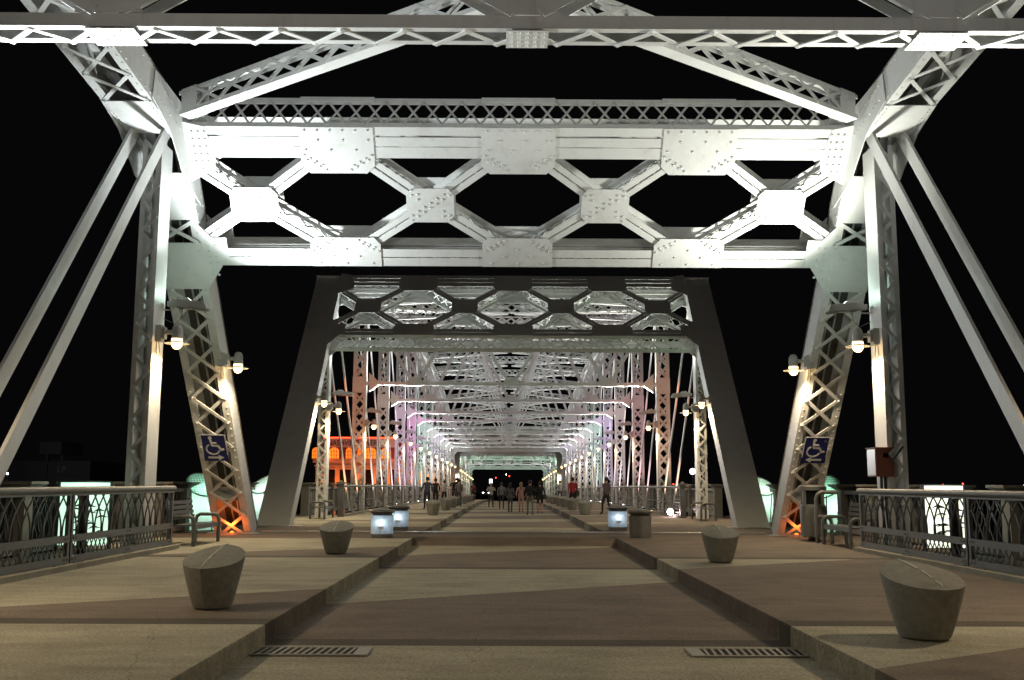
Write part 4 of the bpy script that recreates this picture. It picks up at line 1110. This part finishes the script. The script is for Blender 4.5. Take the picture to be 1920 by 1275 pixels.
# ------------------------------------------------------------------ blue wheelchair signs
def sign(s, label):
    c = B1 + EX * (s * 7.74) + D1 * 3.0 + N1 * 0.075
    w, h = 0.31, 0.42
    r = thing('wheelchair_sign', c, label, 'sign', 'blue wheelchair signs on the lattice legs')
    ex, ey = EX, D1
    P = lambda x, y, o=0.0: c + ex * x + ey * y + N1 * o
    def ribbonp(g, pts, wd, o=0.012):
        for i in range(len(pts) - 1):
            a, b = P(*pts[i], o), P(*pts[i + 1], o); d = (b - a).normalized(); wv = N1.cross(d).normalized()
            g.beam(a - d * wd * 0.3, b + d * wd * 0.3, wv * wd / 2, N1 * 0.0025)
    g = MB(); g.prism([P(-w, -h), P(w, -h), P(w, h), P(-w, h)], N1 * 0.008); g.build('sign_plate', M['blue'], r)
    g = MB()
    # seated figure: head, trunk, thigh, lower leg, arm, wheel
    n = 12
    hc = (-0.075, 0.325) if s < 0 else (-0.06, 0.325)
    g.prism([P(hc[0] + 0.048 * math.cos(2 * math.pi * k / n), hc[1] + 0.048 * math.sin(2 * math.pi * k / n), 0.01) for k in range(n)], N1 * 0.005)
    ribbonp(g, [(-0.075, 0.27), (-0.05, 0.08), (0.10, 0.07), (0.17, -0.06), (0.225, -0.035)], 0.055)
    ribbonp(g, [(-0.065, 0.175), (0.06, 0.165)], 0.045, 0.0155)
    ribbonp(g, [(-0.045 + 0.165 * math.cos(t), -0.035 + 0.165 * math.sin(t)) for t in [rad(125 + 215 * k / 12) for k in range(13)]], 0.042, 0.014)
    q = 1 if s < 0 else -1
    ribbonp(g, [(-q * 0.18, -0.305), (q * 0.10, -0.305)], 0.06)
    g.prism([P(q * 0.21, -0.305, 0.01), P(q * 0.07, -0.215, 0.01), P(q * 0.07, -0.395, 0.01)][::q], N1 * 0.005)
    g.build('symbol', M['signw'], r)
    g = MB()
    for (a, b) in (((-w, h), (w, h)), ((-w, -0.22), (-w, h)), ((w, -0.22), (w, h))): ribbonp(g, [a, b], 0.022, 0.012)
    g.build('border', M['signw'], r)
    if s > 0:
        g = MB(); g.prism([P(0.215 + 0.04 * math.cos(2 * math.pi * k / n), 0.30 + 0.04 * math.sin(2 * math.pi * k / n), 0.01) for k in range(n)], N1 * 0.004); g.build('sticker', M['galv'], r)
    return r
sign(-1, 'blue wheelchair sign with a right pointing arrow on the left slanting leg')
sign(1, 'blue wheelchair sign with a left pointing arrow on the right slanting leg')

# electrical cabinet on the right vertical post
r = thing('electrical_cabinet', (7.35, 20.85, 1.55), 'red brown metal cabinet fixed to the right vertical post', 'cabinet')
g = MB(); g.box((7.26, 20.83, 1.55), (7.62, 21.35, 2.12)); g.build('cabinet_body', M['rust'], r)
g = MB(); g.box((7.235, 20.80, 2.121), (7.64, 21.37, 2.14)); g.build('lid', M['rust'], r)
g = MB(); g.box((7.248, 20.86, 1.575), (7.257, 21.32, 2.10)); g.build('side_door', M['steel'], r)
g = MB(); g.box((7.40, 20.815, 1.93), (7.51, 20.829, 2.02)); g.build('meter_window', M['black'], r)
g = MB()
for x in (7.40, 7.48): g.tube([(x, 20.98, 1.55), (x, 20.98, 0.9), (x + 0.08, 20.98, -0.2)], 0.03, 8)
g.build('conduit', M['dark'], r, smooth=40)
g = MB(); g.tube([(7.55, 20.81, 1.85), (7.62, 20.79, 1.92), (7.80, 20.78, 2.16)], 0.022, 8); g.build('cable', M['dark'], r, smooth=50)

# ------------------------------------------------------------------ benches, bins
def bench(loc, rz, label, back=True):
    r = thing('bench', loc, label, 'bench', 'tubular steel benches')
    L = V(loc)
    q = lambda x, y, z: L + V((x, y, z))
    g = MB()
    for k in range(5): g.box(tuple(q(-0.22 + k * 0.092, -0.92, 0.43)), tuple(q(-0.14 + k * 0.092, 0.92, 0.46)))
    g.box(tuple(q(0.225, -0.92, 0.36)), tuple(q(0.245, 0.92, 0.462))); g.build('seat', M['benchmetal'], r)
    for y in (-0.96, 0.96):
        g = MB(); g.tube([q(0.24, y, 0), q(0.24, y, 0.52), q(0.21, y, 0.60), q(0.14, y, 0.64), q(-0.2, y, 0.64), q(-0.27, y, 0.60), q(-0.3, y, 0.52), q(-0.3, y, 0)], 0.042, 10); g.build('arm_frame', M['benchmetal'], r, smooth=50)
    if back:
        g = MB()
        for k in range(4): g.box(tuple(q(-0.345 - k * 0.02, -0.9, 0.56 + k * 0.11)), tuple(q(-0.32 - k * 0.02, 0.9, 0.64 + k * 0.11)))
        for y in (-0.8, 0.8): g.beam(q(-0.32, y, 0.4), q(-0.42, y, 1.02), EY * 0.03, EX * 0.02)
        g.build('backrest', M['dark'], r)
    # rotate by flipping for right side
    r.rotation_euler = (0, 0, rz)
    return r
bench((-7.25, 23.6, 0), 0, 'grey tubular steel bench at the end of the left arched railing')
bench((7.45, 23.4, 0), math.pi, 'grey tubular steel bench between the right railing and the tall bin')
bench((-7.35, 40.3, 0), 0, 'small dark bench tucked behind the left dark portal leg', False)
bench((7.35, 40.0, 0), math.pi, 'small bench with lit seat edge behind the right dark portal leg', False)
# tall bin
r = thing('tall_litter_bin', (7.35, 25.6, 0), 'tall dark grey litter bin with flat roof beside the right sign leg', 'bin')
g = MB(); g.lathe([(0.25, 0.10), (0.30, 0.12), (0.315, 0.82), (0.30, 0.90)], 20, (7.35, 25.6, 0)); g.build('bin_body', M['bin'], r, smooth=40)
g = MB(); g.lathe([(0.345, 1.24), (0.345, 1.33), (0.3, 1.36), (0, 1.38)], 20, (7.35, 25.6, 0)); g.build('roof', M['bin'], r, smooth=40)
g = MB(); g.lathe([(0.27, 0.86), (0.27, 1.24)], 20, (7.35, 25.6, 0)); g.build('liner', M['black'], r, smooth=40)
for a in (0.5, 2.1, 3.7, 5.3):
    g = MB(); x, y = 7.35 + 0.30 * math.cos(a), 25.6 + 0.30 * math.sin(a); g.box((x - 0.04, y - 0.04, 0.85), (x + 0.04, y + 0.04, 1.245)); g.build('roof_post', M['bin'], r)
g = MB(); g.lathe([(0.17, 0.0), (0.17, 0.03), (0.1, 0.10)], 16, (7.35, 25.6, 0)); g.build('foot', M['dark'], r, smooth=40)
r = thing('hand_rail', (7.3, 24.75, 0), 'bent grey tube handrail standing between tall bin and right bench', 'handrail')
g = MB(); g.tube([(7.2, 24.8, 0.0), (7.2, 24.8, 1.05), (7.24, 24.8, 1.15), (7.33, 24.8, 1.2), (7.7, 24.8, 1.2)], 0.048, 10); g.build('upper_tube', M['galv'], r, smooth=50)
g = MB(); g.tube([(7.2, 24.7, 0.62), (7.42, 24.7, 0.62), (7.5, 24.7, 0.55), (7.52, 24.7, 0.45), (7.52, 24.7, 0.0)], 0.045, 10); g.build('lower_tube', M['galv'], r, smooth=50)

def bin_(loc, label, lit):
    r = thing('litter_bin', loc, label, 'bin', 'drum litter bins at the crossing')
    L = V(loc)
    g = MB(); g.lathe([(0.275, 0.0), (0.285, 0.10)], 24, loc); g.build('plinth', M['bin'], r, smooth=40)
    g = MB(); g.lathe([(0.285, 0.101), (0.295, 0.56)], 24, loc); g.build('bin_wall', M['binglow'] if lit else M['bin'], r, smooth=40)
    g = MB(); g.lathe([(0.255, 0.561), (0.255, 0.615), (0.315, 0.625), (0.325, 0.685), (0.29, 0.70), (0.27, 0.705)], 24, loc); g.build('lid', M['dark'], r, smooth=40)
    g = MB(); g.lathe([(0.325, 0.655), (0.335, 0.665), (0.335, 0.69), (0.32, 0.70)], 24, loc); g.build('lid_rim', M['steel'], r, smooth=40)
    if lit:
        g = MB(); g.box(tuple(L + V((-0.075, -0.305, 0.23))), tuple(L + V((0.075, -0.292, 0.29)))); g.box(tuple(L + V((-0.008, -0.304, 0.13))), tuple(L + V((0.008, -0.292, 0.23)))); g.build('label_plate', M['housing'], r)
        light('POINT', L + V((0, -0.20, 0.38)), 2.2, (0.85, 0.94, 1.0), r, radius=0.05)  # added inner lamp that gives the bin wall its bright hotspot
bin_((-3.40, 26.6, 0), 'glowing bluish litter bin at the left crossing, the nearer of the left pair', True)
bin_((-3.42, 30.9, zdeck(30.9)), 'glowing bluish litter bin half hidden behind the nearer left bin', True)
bin_((3.12, 31.2, zdeck(31)), 'glowing bluish litter bin at the right crossing behind the unlit bin', True)
bin_((3.24, 26.9, 0), 'unlit dark grey litter bin at the right crossing', False)

# ------------------------------------------------------------------ people
def person(loc, rz, label, shirt, trousers, hair, h=1.72, arms=0, stride=0.22, long_hair=False, bag=False, pale_legs=False):
    r = thing('person', loc, label, 'person', 'pedestrians on the bridge')
    k = h / 1.72
    prr = random.Random(int(abs(loc[1]) * 100)); stride = prr.uniform(0.12, 0.34); rz += prr.uniform(-0.35, 0.35); asw = prr.uniform(-0.12, 0.12)
    pts = {'pel': (0, 0, 0.93), 'wst': (0, 0.0, 1.07), 'chs': (0, 0, 1.27), 'nck': (0, 0, 1.45), 'hd0': (0, 0.01, 1.54), 'hd1': (0, 0.015, 1.63), 'hd2': (0, 0.01, 1.70),
           'hl': (-0.10, 0, 0.88), 'kl': (-0.11, stride * 0.55, 0.49), 'al': (-0.11, stride * 0.7 - 0.02, 0.08), 'tl': (-0.12, stride * 0.7 + 0.14, 0.035),
           'hr': (0.10, 0, 0.88), 'kr': (0.11, -stride * 0.15, 0.49), 'ar': (0.11, -stride * 0.9, 0.10), 'tr': (0.12, -stride * 0.9 + 0.14, 0.04),
           'sl': (-0.18, 0, 1.40), 'el': (-0.25, -0.06 + asw, 1.14), 'wl': (-0.25, 0.06 + asw * 2, 0.92), 'fl': (-0.245, 0.09 + asw * 2.2, 0.83),
           'sr': (0.18, 0, 1.40), 'er': (0.25, -0.05 - asw, 1.14), 'wr': (0.25, 0.08 - asw * 2, 0.92), 'fr': (0.245, 0.11 - asw * 2.2, 0.83)}
    if arms == 1:
        pts.update(el=(-0.30, 0.06, 1.2), wl=(-0.12, 0.22, 1.22), fl=(-0.06, 0.24, 1.24), er=(0.30, 0.06, 1.2), wr=(0.12, 0.22, 1.22), fr=(0.06, 0.24, 1.24))
    rads = {'pel': .135, 'wst': .12, 'chs': .135, 'nck': .055, 'hd0': .075, 'hd1': .09, 'hd2': .07, 'hl': .09, 'kl': .06, 'al': .042, 'tl': .035, 'hr': .09, 'kr': .06, 'ar': .042, 'tr': .035,
            'sl': .065, 'el': .045, 'wl': .032, 'fl': .028, 'sr': .065, 'er': .045, 'wr': .032, 'fr': .028}
    edges = [('pel', 'wst'), ('wst', 'chs'), ('chs', 'nck'), ('nck', 'hd0'), ('hd0', 'hd1'), ('hd1', 'hd2'), ('pel', 'hl'), ('hl', 'kl'), ('kl', 'al'), ('al', 'tl'), ('pel', 'hr'), ('hr', 'kr'), ('kr', 'ar'), ('ar', 'tr'),
             ('chs', 'sl'), ('sl', 'el'), ('el', 'wl'), ('wl', 'fl'), ('chs', 'sr'), ('sr', 'er'), ('er', 'wr'), ('wr', 'fr')]
    names = list(pts)
    me = bpy.data.meshes.new('body')
    me.from_pydata([tuple(V(pts[n]) * k) for n in names], [(names.index(a), names.index(b)) for a, b in edges], [])
    ob = bpy.data.objects.new('body', me); COL.objects.link(ob)
    sk = ob.modifiers.new('skin', 'SKIN')
    for i, n in enumerate(names):
        d = me.skin_vertices[0].data[i]; rr = rads[n] * k
        wide = 1.25 if n in ('pel', 'wst', 'chs') else 1.0
        d.radius = (rr * wide, rr); d.use_root = (n == 'pel')
    ss = ob.modifiers.new('sub', 'SUBSURF'); ss.levels = 1; ss.render_levels = 1
    dg = bpy.context.evaluated_depsgraph_get(); dg.update()
    nm = bpy.data.meshes.new_from_object(ob.evaluated_get(dg))
    ob.modifiers.clear(); ob.data = nm
    nm.materials.clear()
    for m_ in (cloth(shirt), cloth(trousers), M['skin'], M['rubber']): nm.materials.append(m_)
    for p in nm.polygons:
        c = p.center / k
        if c.z < 0.075: mi = 3
        elif c.z < (0.55 if pale_legs else 0.0): mi = 2
        elif c.z < 0.93 and abs(c.x) < 0.215: mi = 1
        elif c.z > 1.46 and abs(c.x) < 0.14: mi = 2
        elif abs(c.x) > 0.2 and c.z < 0.93: mi = 2
        else: mi = 0
        p.material_index = mi; p.use_smooth = True
    ob.parent = r
    g = MB()
    prof = [(0.0, 0.0), (0.078, 0.01), (0.098, 0.07), (0.095, 0.13), (0.06, 0.19), (0.0, 0.205)]
    g.lathe([(a * k, b * k) for a, b in prof], 12, (0, -0.022 * k, 1.53 * k))
    if long_hair: g.lathe([(0.0, 0.0), (0.07 * k, 0.02), (0.085 * k, 0.2 * k), (0.07 * k, 0.3 * k), (0, 0.31 * k)], 10, (0, -0.06 * k, 1.3 * k))
    hb = g.build('hair', M[hair], None, smooth=70); hb.parent = r
    if bag:
        g = MB(); g.box((0.16, -0.16, 0.75 * k), (0.34, 0.04, 1.02 * k)); g.tube([(0.25, -0.06, 1.0 * k), (0.2, -0.02, 1.25 * k), (0.14, 0, 1.42 * k)], 0.012, 5)
        b = g.build('shoulder_bag', cloth((0.03, 0.03, 0.03)), None); b.parent = r
    r.rotation_euler = (0, 0, rz)
    return r
DK, NAVY, WHITE_, GREY, PINKC, RED, BLACK = (0.02, 0.02, 0.022), (0.02, 0.025, 0.05), (0.5, 0.48, 0.45), (0.18, 0.19, 0.2), (0.55, 0.33, 0.32), (0.26, 0.02, 0.02), (0.012, 0.012, 0.013)
def zr(y): return zdeck(y) - 0.2
person((-1.31, 72, zr(72)), math.pi, 'person in a pale pullover and dark trousers facing the camera, left of the walking group', WHITE_, BLACK, 'hair_d', arms=1, long_hair=True)
person((-0.55, 68, zr(68)), 0.1, 'person in a grey jacket over dark trousers walking mid roadway', GREY, NAVY, 'hair_d')
person((-0.02, 58, zr(58)), -0.1, 'person in a dark grey hooded top in the middle of the roadway', (0.08, 0.075, 0.08), (0.07, 0.08, 0.10), 'hair_d', long_hair=True, h=1.66)
person((0.62, 60, zr(60)), 0.05, 'person with long fair hair in a pink top and shorts', PINKC, PINKC, 'hair_b', long_hair=True, pale_legs=True, h=1.7)
person((0.98, 53, zr(53)), 0, 'person in a black top and grey trousers, nearest of the roadway walkers', BLACK, (0.15, 0.15, 0.13), 'hair_d', h=1.78)
person((1.62, 57, zr(57)), 0.15, 'person in a black dress with bare legs and a shoulder bag', BLACK, BLACK, 'hair_d', bag=True, pale_legs=True)
person((3.35, 56.0, zdeck(56)), 0.2, 'person in a red shirt and black trousers on the right sidewalk', RED, BLACK, 'hair_d', bag=True, h=1.76)
person((4.0, 82, zdeck(82)), 0, 'person in a light grey shirt walking far off on the right sidewalk', (0.3, 0.32, 0.36), BLACK, 'hair_d', h=1.78)
person((4.35, 47.5, zdeck(47)), 0.3, 'person in dim grey top by the right tube railing', (0.10, 0.08, 0.085), BLACK, 'hair_d', h=1.7)
person((-4.55, 56.5, zdeck(56)), 0.1, 'person in a dark striped shirt and dark jeans beside the left railing', (0.05, 0.06, 0.09), NAVY, 'hair_d', h=1.75)
person((-4.75, 66, zdeck(66)), 0, 'person in black, left of the white shirted person on the left sidewalk', BLACK, BLACK, 'hair_d', h=1.75)
person((-4.55, 72, zdeck(72)), 0, 'person in a white shirt and black trousers on the left sidewalk', WHITE_, BLACK, 'hair_d', h=1.68)
person((-3.95, 74, zdeck(74)), math.pi, 'person in a black printed top facing the camera on the left sidewalk', BLACK, BLACK, 'hair_d', h=1.85, arms=1)
person((-3.55, 70, zdeck(70)), 0, 'person in black with dark hair right of the printed top wearer', BLACK, DK, 'hair_d', h=1.85)
person((-3.25, 66, zdeck(66)), 0, 'person in a grey top and dark jeans nearest the left kerb', (0.14, 0.13, 0.13), (0.06, 0.065, 0.08), 'hair_d', h=1.7)
person((-3.3, 95, zdeck(95)), 0, 'person in a dark red top, farthest on the left sidewalk', (0.12, 0.02, 0.02), BLACK, 'hair_d', h=1.75)

# ------------------------------------------------------------------ far car, lit sign, lights in the distance
def car(loc, label):
    r = thing('car', loc, label, 'car')
    L = V(loc); q = lambda x, y, z: L + V((x, y, z))
    g = MB()
    side = [(-2.1, 0.3), (-2.15, 0.75), (-1.2, 0.95), (-0.5, 1.42), (0.9, 1.45), (1.7, 0.98), (2.1, 0.9), (2.15, 0.3)]
    g.prism([q(-0.85, y, z) for y, z in side][::-1], (1.7, 0, 0)); g.build('body', M['carpaint'], r)
    g = MB(); g.prism([q(-0.7, -1.12, 1.0), q(0.7, -1.12, 1.0), q(0.62, -0.55, 1.38), q(-0.62, -0.55, 1.38)], (0, -0.03, 0.02)); g.build('windscreen', M['windark'], r)
    for x in (-0.62, 0.62):
        g = MB(); g.lathe([(0.0, -0.02), (0.14, 0.0), (0.14, 0.03)], 10); 
        h = MB(); n = 10; h.prism([q(x + 0.15 * math.cos(2 * math.pi * i / n), -2.14, 0.68 + 0.12 * math.sin(2 * math.pi * i / n)) for i in range(n)], (0, -0.05, 0)); h.build('headlight', M['whitelamp'], r)
    for x in (-0.86, 0.66):
        for y in (-1.35, 1.35):
            h = MB(); n = 12; h.prism([q(x, y + 0.32 * math.cos(2 * math.pi * i / n), 0.32 + 0.32 * math.sin(2 * math.pi * i / n)) for i in range(n)], (0.2, 0, 0)); h.build('wheel', M['rubber'], r)
car((-4.7, 228, zdeck(228) + 1.3), 'dark car with two white headlights far beyond the end of the deck')
r = thing('lit_sign', (-2.5, 175, zdeck(175) - 0.2), 'small bright white sign on a post far ahead above the walkers', 'sign')
g = MB(); g.tube([(-2.9, 175, zdeck(175) - 0.2), (-2.9, 175, 1.2)], 0.05, 8); g.build('post', M['dark'], r)
g = MB(); g.box((-3.15, 174.9, 1.21), (-2.65, 175.1, 2.0)); g.build('sign_face', M['binhot'], r)
def far_lamp(name, cat, px, y, z, rr, m_, label, group, base=-18):
    r = thing(name, (px, y, base), label, cat, group)
    g = MB(); g.tube([(px, y, base), (px, y, z - rr)], [0.15, 0.07], 6); g.build('pole', M['dark'], r)
    g = MB(); g.lathe([(0.0, -rr), (rr * 0.7, -rr * 0.7), (rr, 0), (rr * 0.7, rr * 0.7), (0, rr)], 10, (px, y, z)); g.build('lamp_head', m_, r, smooth=60)
def at(pxl, pyl, Y): return (-0.22 + (pxl - 951) / 1920 * Y, 1.4 + (905 - pyl) / 1920 * Y)
for i, (px, py, Y, rr, mk, lab) in enumerate([
    (1297, 883, 150, 0.42, 'whitelamp', 'white street lamp glaring beside the right tube railing posts'),
    (1915, 911, 170, 0.5, 'whitelamp', 'white street lamp glaring at the right picture edge'),
    (1441, 907, 300, 0.26, 'redlamp', 'red beacon seen right of the right dark portal leg, the higher of two'),
    (1763, 906, 300, 0.26, 'redlamp', 'red beacon pair light over the cream lit panel, left one'),
    (1800, 904, 300, 0.26, 'redlamp', 'red beacon right of the one over the cream lit panel'),
    (1261, 907, 300, 0.26, 'redlamp', 'red beacon behind the right railing between two bright rods'),
    (931, 896, 420, 0.24, 'redlamp', 'red beacon in the dark far opening, left one'),
    (956, 893, 420, 0.26, 'redlamp', 'red beacon in the dark far opening, right one'),
    (950, 890, 430, 0.16, 'whitelamp', 'tiny white light in the dark far opening'),
    (1183, 932, 150, 0.22, 'teallamp', 'green signal light seen through the right tube railing'),
    (1281, 928, 150, 0.2, 'redlamp', 'red traffic light seen through the railing by the right dark post'),
    (25, 892, 220, 0.2, 'whitelamp', 'small white light low behind the left eyebars')]):
    x, z = at(px, py, Y)
    far_lamp('street_lamp' if 'street' in lab else 'beacon_light', 'street lamp' if 'street' in lab else 'beacon', x, Y, z, rr, M[mk], lab, 'distant lights')

# ------------------------------------------------------------------ riverside building with the neon sign, stadium
r = thing('riverside_building', (-15.4, 112, -18), 'orange and red lit riverside building with NASHVILLE RIVER sign band', 'building')
x0, x1, yf = -20.2, -10.9, 108.0
g = MB(); g.box((x0, yf, -18), (x1, 190, 1.0)); g.box((x0, yf + 0.003, 1.0), (x1, 190, 3.75)); g.build('wall', M['stucco'], r)
g = MB(); g.box((x0 + 0.2, yf + 0.5, 3.75), (x1 - 0.2, 150, 5.9)); g.build('upper_wall', M['brick'], r)
g = MB(); g.box((x0 - 0.25, yf - 0.3, 3.4), (x1 + 0.25, yf + 0.6, 3.78)); g.box((x1, yf + 0.6, 3.4), (x1 + 0.25, 190, 3.78)); g.box((x0 - 0.1, yf - 0.12, 2.98), (x1 + 0.1, yf - 0.002, 3.14)); g.box((x0 - 0.12, yf - 0.16, 0.55), (x1 + 0.12, yf - 0.002, 0.9)); g.build('cornice', M['stucco'], r)
X = lambda px: -0.22 + (px - 951) / 1920 * yf
for a, b in ((597, 606), (619, 632), (641, 663), (689, 701), (712, 728), (735, 748)):
    g = MB(); g.box((X(a), yf - 0.03, 1.2), (X(b), yf + 0.05, 2.7)); w = g.build('window', M['windark'], r)
    g = MB(); g.box((X(a) - 0.08, yf - 0.07, 2.703), (X(b) + 0.08, yf - 0.002, 2.84)); g.box((X(a) - 0.08, yf - 0.09, 1.06), (X(b) + 0.08, yf - 0.002, 1.197)); g.build('frame', M['stucco'], w)
for k in range(14):
    y = yf + 3 + k * 5.6
    g = MB(); g.box((x1 - 0.05, y, 1.0), (x1 + 0.04, y + 2.6, 2.8)); g.build('window', M['winlit'] if k % 2 else M['windark'], r)
for a, b in ((587, 601), (619, 637), (650, 661), (672, 681), (686, 706), (716, 734)):
    g = MB(); xa, xb = X(a), X(b); n = 7
    pts = [V((xa, yf + 0.44, 3.85)), V((xb, yf + 0.44, 3.85))] + [V(((xa + xb) / 2 + (xb - xa) / 2 * math.cos(math.pi * k / n), yf + 0.44, 4.6 + 0.4 * math.sin(math.pi * k / n))) for k in range(n + 1)]
    g.prism(pts, (0, 0.08, 0)); lw = g.build('lit_window', M['winlit'], r)
    g = MB()
    for t in (0.25, 0.5, 0.75): g.box((xa + (xb - xa) * t - 0.025, yf + 0.39, 3.85), (xa + (xb - xa) * t + 0.025, yf + 0.435, 4.9))
    for zq in (4.2, 4.58): g.box((xa, yf + 0.385, zq - 0.02), (xb, yf + 0.43, zq + 0.02))
    g.build('mullions', M['brick'], lw)
g = MB(); g.box((X(612), yf + 0.2, 5.02), (X(744), yf + 0.36, 5.92)); sb = g.build('sign_board', M['signband'], r)
fc = bpy.data.curves.new('sign_lettering', 'FONT'); fc.body = 'NASHVILLE RIVER'; fc.size = 0.86; fc.extrude = 0.01; fc.space_character = 0.98
fo = bpy.data.objects.new('sign_lettering', fc); COL.objects.link(fo)
dg = bpy.context.evaluated_depsgraph_get(); dg.update()
tm = bpy.data.meshes.new_from_object(fo.evaluated_get(dg)); bpy.data.objects.remove(fo)
wtext = max(v.co.x for v in tm.vertices)
kx = (X(709) - X(616)) / wtext
for v in tm.vertices: v.co = (v.co.x * kx, v.co.y, v.co.z)
tm.materials.clear(); tm.materials.append(M['ink'])
fo = bpy.data.objects.new('lettering', tm); COL.objects.link(fo); fo.parent = sb
fo.rotation_euler = (math.pi / 2, 0, 0); fo.location = V((X(616), yf + 0.18, 5.18)) - wl(sb)
g = MB(); g.tube([(X(608), yf + 0.2, 6.02), (X(746), yf + 0.2, 6.02)], 0.07, 8); g.build('neon_tube', M['neon'], r)
for k in range(4): light('POINT', (x0 + 1.2 + k * 2.4, yf - 1.6, 0.6), 300, (1.0, 0.20, 0.03), r, radius=0.2)
for k in range(3): light('POINT', (x0 + 1.5 + k * 3.2, yf - 0.5, 4.1), 26, (1.0, 0.10, 0.03), r, radius=0.15)
for k in range(3): light('POINT', (x1 + 1.2, yf + 8 + k * 24, 0.4), 160, (1.0, 0.22, 0.04), r, radius=0.2)

r = thing('stadium', (-120, 250, -18), 'very dark stadium block with faint LP letters, far left behind the railing', 'stadium')
def sx(px): return at(px, 0, 250)[0]
def sz(py): return at(0, py, 250)[1]
g = MB(); g.box((sx(-60), 250, -18), (sx(178), 280, sz(868))); g.build('stand', M['stadium'], r)
g = MB(); g.box((sx(85), 249, sz(856)), (sx(125), 262, sz(833))); g.build('scoreboard', M['stadium'], r)
g = MB()
for px in (90, 118): g.box((sx(px), 251, sz(868)), (sx(px) + 0.6, 252, sz(856)))
for py in (872, 881, 888): g.box((sx(50), 249.2, sz(py) - 0.12), (sx(112), 249.9, sz(py) + 0.12))
for px in (52, 96): g.box((sx(px), 249.25, -10), (sx(px) + 0.5, 249.85, sz(868)))
g.build('gantry', M['stadium'], r)
fc = bpy.data.curves.new('letters', 'FONT'); fc.body = 'LP'; fc.size = 2.1; fc.extrude = 0.02
fo = bpy.data.objects.new('letters_tmp', fc); COL.objects.link(fo); dg = bpy.context.evaluated_depsgraph_get(); dg.update()
tm = bpy.data.meshes.new_from_object(fo.evaluated_get(dg)); bpy.data.objects.remove(fo); tm.materials.clear(); tm.materials.append(M['stadlet'])
fo = bpy.data.objects.new('letters', tm); COL.objects.link(fo); fo.parent = r; fo.rotation_euler = (math.pi / 2, 0, 0); fo.location = V((sx(118), 249.6, sz(889))) - wl(r)
light('POINT', (-104, 225, 4), 900, (0.8, 0.85, 1.0), r, radius=1.0)  # added light without a fixture, lifts the stadium out of black

# ------------------------------------------------------------------ ground and water
g = MB(); g.add([V((-900, -60, -18.02)), V((900, -60, -18.02)), V((900, 1800, -18.02)), V((-900, 1800, -18.02))], [(0, 1, 2, 3)]); g.build('ground', M['earth'], kind='structure')
g = MB(); g.add([V((-600, 20, -18.0)), V((600, 20, -18.0)), V((600, 100, -18.0)), V((-600, 100, -18.0))], [(0, 1, 2, 3)]); g.build('river', M['water'], kind='structure')
# piers under the joints
for y in (30.8, 145.5, 215.0):
    g = MB(); g.box((-9.5, y - 1.8, -18), (9.5, y + 1.8, zdeck(y) - 0.95)); o = g.build('bridge_pier', M['concrete'], loc=(0, y, -18))
    tag(o, {30.8: 'concrete bridge pier below the crossing with the bins', 145.5: 'concrete bridge pier below the far end of the second span', 215.0: 'concrete bridge pier under the far end of the last span'}[y], 'pier', 'bridge piers')

# ------------------------------------------------------------------ world, camera, render settings
w = bpy.data.worlds.new('World'); sc.world = w; w.use_nodes = True
bg = w.node_tree.nodes['Background']; bg.inputs[0].default_value = (0.55, 0.5, 0.6, 1); bg.inputs[1].default_value = 0.0035

f, hy, vx, roll = 1920.0, 905.0, 951.0, rad(0.22)
p = math.atan((hy - 637.5) / f); yaw = math.atan((vx - 960) / math.hypot(f, hy - 637.5))
fw = V((0, math.cos(p), math.sin(p))); rt = V((1, 0, 0)); up = rt.cross(fw)
Rz = Matrix.Rotation(yaw, 3, 'Z')
fw, rt, up = Rz @ fw, Rz @ rt, Rz @ up
c_, s_ = math.cos(roll), math.sin(roll)
rt, up = rt * c_ + up * s_, up * c_ - rt * s_
cd = bpy.data.cameras.new('Camera'); cam = bpy.data.objects.new('Camera', cd); COL.objects.link(cam)
cd.sensor_width = 36; cd.lens = 36.0 * f / 1920; cd.clip_end = 3000; cd.clip_start = 0.05
mw = Matrix((( rt.x, up.x, -fw.x, -0.22), (rt.y, up.y, -fw.y, 0.0), (rt.z, up.z, -fw.z, 1.4), (0, 0, 0, 1)))
cam.matrix_world = mw
sc.camera = cam
sc.view_settings.view_transform = 'Standard'; sc.view_settings.look = 'None'; sc.view_settings.exposure = 0; sc.view_settings.gamma = 1
cy = sc.cycles
cy.use_denoising = True; cy.max_bounces = 5; cy.diffuse_bounces = 3; cy.glossy_bounces = 2; cy.transmission_bounces = 2
cy.sample_clamp_indirect = 4.0; cy.caustics_reflective = False; cy.caustics_refractive = False
try: cy.use_light_tree = True
except Exception: pass
